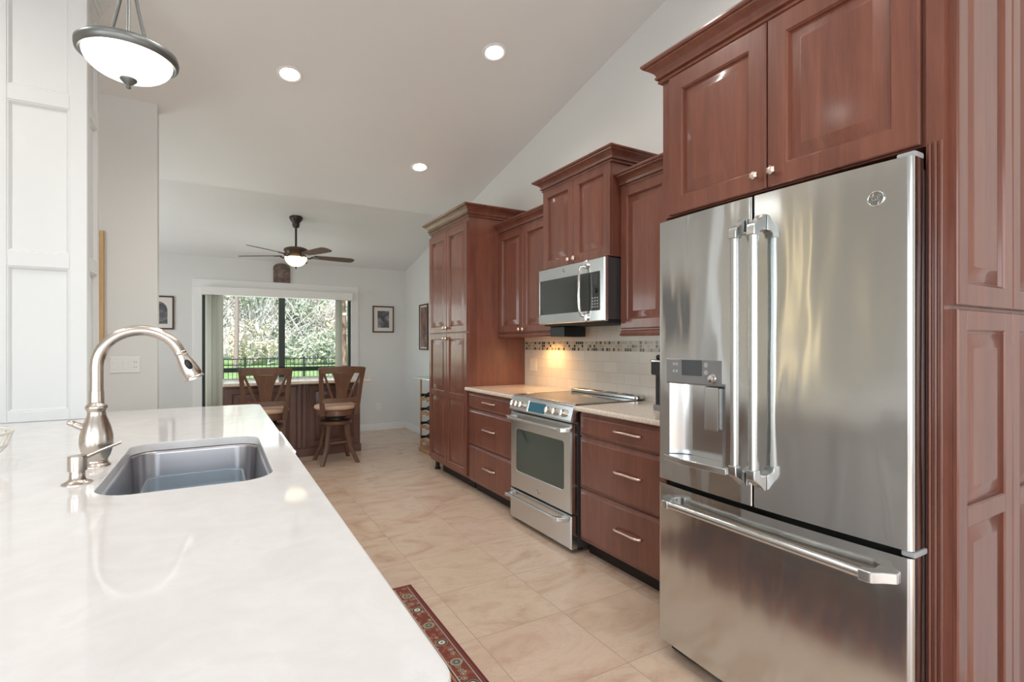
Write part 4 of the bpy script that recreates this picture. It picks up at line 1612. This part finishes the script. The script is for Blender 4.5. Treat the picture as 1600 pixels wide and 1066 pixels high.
BOT = [(.0365, 0), (.0375, .006), (.0375, .18), (.034, .2), (.02, .225), (.0148, .24), (.0142, .295), (.016, .297), (.016, .307), (.0135, .308)]
labs = {(0, 4): 'dark wine bottle lowest in wine rack', (1, 4): 'dark wine bottle second tier up in wine rack', (2, 4): 'dark wine bottle third tier up in wine rack', (3, 4): 'dark wine bottle on top tier of wine rack, end nearest window', (3, 3): 'dark wine bottle on top tier of wine rack, second from window end'}
first = None
for (k, j), lab in labs.items():
    z = (.12, .29, .46, .63)[k] + .0405
    y = ry0 + .02 + .142 * (j + .5)
    y = min(y, ry1 - .06)
    if first is None:
        first = thing('wine_bottle', (2.46, y, z), lab, 'bottle', 'wine bottles lying in the rack')
        Fw = frame((2.46, y, z), (0, 1, 0), (0, 0, 1), (-1, 0, 0))
        b_ = MB().lathe(BOT, Fw, 20).build('glass', M['bottle'], first, 50)
        MB().lathe([(.0155, .262), (.0168, .264), (.0168, .309), (.004, .31)], Fw, 16).build('capsule', M['black'], first, 50)
    else:
        dup(first, (2.46, y, z), lab)

# ---------------------------------------------------------------- two glowing poles added out of view to streak the refrigerator door
for k, (lx, ly, lab) in enumerate(((-3.9, 4.08, 'added glowing pole nearer grey wall, makes a warm streak on refrigerator door'), (-3.9, 3.66, 'added glowing pole farther from grey wall, makes a warm streak on refrigerator door'))):
    t = thing('added_streak_pole', (lx, ly, 0), lab, 'lamp', 'added glowing poles')
    MB().lathe([(.001, 0), (.12, 0), (.12, .015), (.02, .03), (.012, .25), (.001, .25)], at=(lx, ly, 0), seg=24).build('base', M['bronze'], t, 40)
    MB().lathe([(.02, .25), (.034, .25), (.034, 3.02), (.02, 3.02)], at=(lx, ly, 0), seg=24).build('glow_tube', M['streakglow'], t, 50)

# ---------------------------------------------------------------- runner rug
mb = MB().box(.235, UX1, .85, UY1, .0005, .008, .003)
tag(mb.build('runner_rug', M['rug'], smooth=0), 'red patterned runner rug on the tiles beside island', 'rug')

# ---------------------------------------------------------------- yard beyond the glazed door
mb = MB()
rows = []
for y, z in ((7.85, -.2), (12, -.36), (19, -.36), (34, .5)):
    rows.append([Vector((x, y, z)) for x in (-40, -15, 0, 15, 40)])
o = mb.strip(rows).build('lawn', M['lawn'], smooth=60)
tag(o, 'bright green lawn sloping up beyond the fence', 'lawn')
o['kind'] = 'structure'
del o['category']
mb = MB()
mb.strip([[Vector((x, y, z)) for x in (-40, -15, 0, 15, 40)] for y, z in ((33.5, .47), (60, 1.5))])
struct(mb.build('leafy_bank', M['leafB'], smooth=60))
FYD, FT, FG = 18.0, .84, -.36
t = thing('metal_fence', (1, FYD, FG), 'black metal picket fence across the lawn', 'fence')
fx0 = -.55
mb = MB()
for z in (FT - .03, FT - .22, FG + .12):
    MB().box(-4.5, 6.6, FYD - .015, FYD + .015, z, z + .03).build('rail', M['fence'], t, 0)
import math as _m
pk = 0
pk0 = MB().box(-1.008, -.992, FYD - .008, FYD + .008, FG + .03, FT - .02).build('picket', M['fence'], t, 0)
for k in range(1, 62):
    c = pk0.copy()
    COL.objects.link(c)
    c.parent = t
    c.location.x += .118 * k
for k in range(-2, 4):
    xx = .76 + 1.72 * k
    po = MB().box(xx - .03, xx + .03, FYD - .03, FYD + .03, FG - .05, FT + .05).build('post', M['fence'], t, 0)


def gz(y):
    for (a, za), (b, zb) in zip(((7.85, -.2), (12, -.36), (19, -.36), (34, .5)), ((12, -.36), (19, -.36), (34, .5), (60, 1.5))):
        if a <= y <= b:
            return za + (zb - za) * (y - a) / (b - a)
    return 0


def shrub(x, y, w_, h_, lm, label, nleaf, ntwig, cat='shrub', name='shrub', leaf=.15, twm='twig'):
    z0 = gz(y)
    t = thing(name, (x, y, z0), label, cat, 'shrubs beyond the lawn')
    rnd = random.Random(int(x * 97 + y * 13))
    blobs = []
    for k in range(9):
        blobs.append((x + rnd.uniform(-.8, .8) * w_ / 2, y + rnd.uniform(-.6, .6), z0 + h_ * rnd.uniform(.12, .85), rnd.uniform(.18, .34) * w_))
    mb_ = MB()
    for k in range(nleaf):
        bx_, by_, bz_, br_ = blobs[k % 9]
        v_ = Vector((rnd.gauss(0, 1), rnd.gauss(0, 1), rnd.gauss(0, 1))).normalized() * br_ * rnd.uniform(.55, 1.05)
        c_ = Vector((bx_, by_, bz_)) + v_
        if c_.z < z0 + .03:
            c_.z = z0 + .03 + rnd.random() * .4
        a_ = Vector((rnd.gauss(0, 1), rnd.gauss(0, 1), rnd.gauss(0, 1))).normalized()
        b_ = a_.orthogonal().normalized()
        s_ = leaf * rnd.uniform(.5, 1.3)
        mb_._q([mb_.bm.verts.new(c_ + q_) for q_ in (a_ * s_, b_ * s_ * .45, -a_ * s_, -b_ * s_ * .45)])
    mb_.build('foliage', M[lm], t, 0, fix=False)
    mb_ = MB()
    for k in range(ntwig):
        p_ = Vector((x + rnd.uniform(-.35, .35) * w_, y + rnd.uniform(-.4, .2) - .5, z0 + (0 if k < 5 else rnd.uniform(.0, .6) * h_)))
        d_ = Vector((rnd.uniform(-.6, .6), rnd.uniform(-.5, .1), rnd.uniform(.5, 1))).normalized()
        pts_ = [p_.copy()]
        L_ = h_ * rnd.uniform(.2, .5)
        for q_ in range(5):
            d_ = (d_ + Vector((rnd.uniform(-.45, .45), rnd.uniform(-.2, .1), rnd.uniform(-.25, .2)))).normalized()
            p_ = p_ + d_ * L_ / 5
            pts_.append(p_.copy())
        r_ = rnd.uniform(.01, .03)
        mb_.tube(pts_, [r_ * (1 - .15 * q_) for q_ in range(6)], 5)
    mb_.build('twigs', M[twm], t, 60)
    return t


specs = []
nms = {'leafA': 'olive leafy shrub', 'leafB': 'yellowish shrub', 'leafC': 'green leafy shrub'}
i = 0
SH = [(-5.2, 32, 4.2, 6.5, 'leafA'), (-2.6, 31, 4, 5.2, 'leafA'), (.2, 33, 4.4, 6.2, 'leafB'), (2.9, 31.5, 4, 5.4, 'leafC'), (5.6, 33, 4.2, 6.4, 'leafB'), (8.3, 32, 4, 5.6, 'leafA'), (10.8, 33, 4.2, 6, 'leafB'),
      (-4, 36, 6, 9.5, 'leafB'), (0.5, 37, 6, 10, 'leafA'), (5, 36, 6, 9, 'leafA'), (9.5, 37, 6, 9.5, 'leafC'), (-1.2, 29.3, 2.2, 1.9, 'leafA'), (1.6, 29.5, 2.4, 2.2, 'leafB'), (4.4, 29.2, 2.2, 1.8, 'leafC'), (7, 29.5, 2.4, 2, 'leafB'), (-8, 36, 6, 9, 'leafA'), (13.5, 36, 6, 9, 'leafA')]
for (x, y, w_, h_, lm) in SH:
    tier = 'tall ' if h_ > 8 else ('low ' if h_ < 3 else '')
    shrub(x, y, w_, h_, lm, '%s%s with pale bare twigs in the thicket beyond the fence' % (tier, nms[lm]), 2200 if h_ > 3 else 800, 110 if h_ > 3 else 30)
# slender trees
t = thing('tree', (2.81, 13.5, -.36), 'brown tree trunk close to house seen at right end of glazed door', 'tree')
MB().tube([(2.80, 13.5, -.45), (2.82, 13.5, 1), (2.79, 13.52, 2.5), (2.85, 13.5, 5.5)], [.085, .075, .07, .06], 12).build('trunk', M['brownbark'], t, 60)
mb = MB()
rnd = random.Random(5)
for k in range(420):
    c_ = Vector((2.5 + rnd.gauss(0, .45), 13.4 + rnd.gauss(0, .4), 3.3 + rnd.gauss(0, .5)))
    a_ = Vector((rnd.gauss(0, 1), rnd.gauss(0, 1), rnd.gauss(0, 1))).normalized()
    b_ = a_.orthogonal()
    mb._q([mb.bm.verts.new(c_ + q_) for q_ in (a_ * .09, b_ * .04, -a_ * .09, -b_ * .04)])
mb.build('foliage', M['leafC'], t, 0, fix=False)
t = thing('tree', (.82, 28, gz(28)), 'slender pale trunk rising in front of the thicket, left half of glazed door', 'tree')
MB().tube([(.8, 28, gz(28) - .1), (.84, 28, 3), (.76, 28, 6), (.9, 28, 9)], [.11, .10, .09, .07], 10).build('trunk', M['bark'], t, 60)
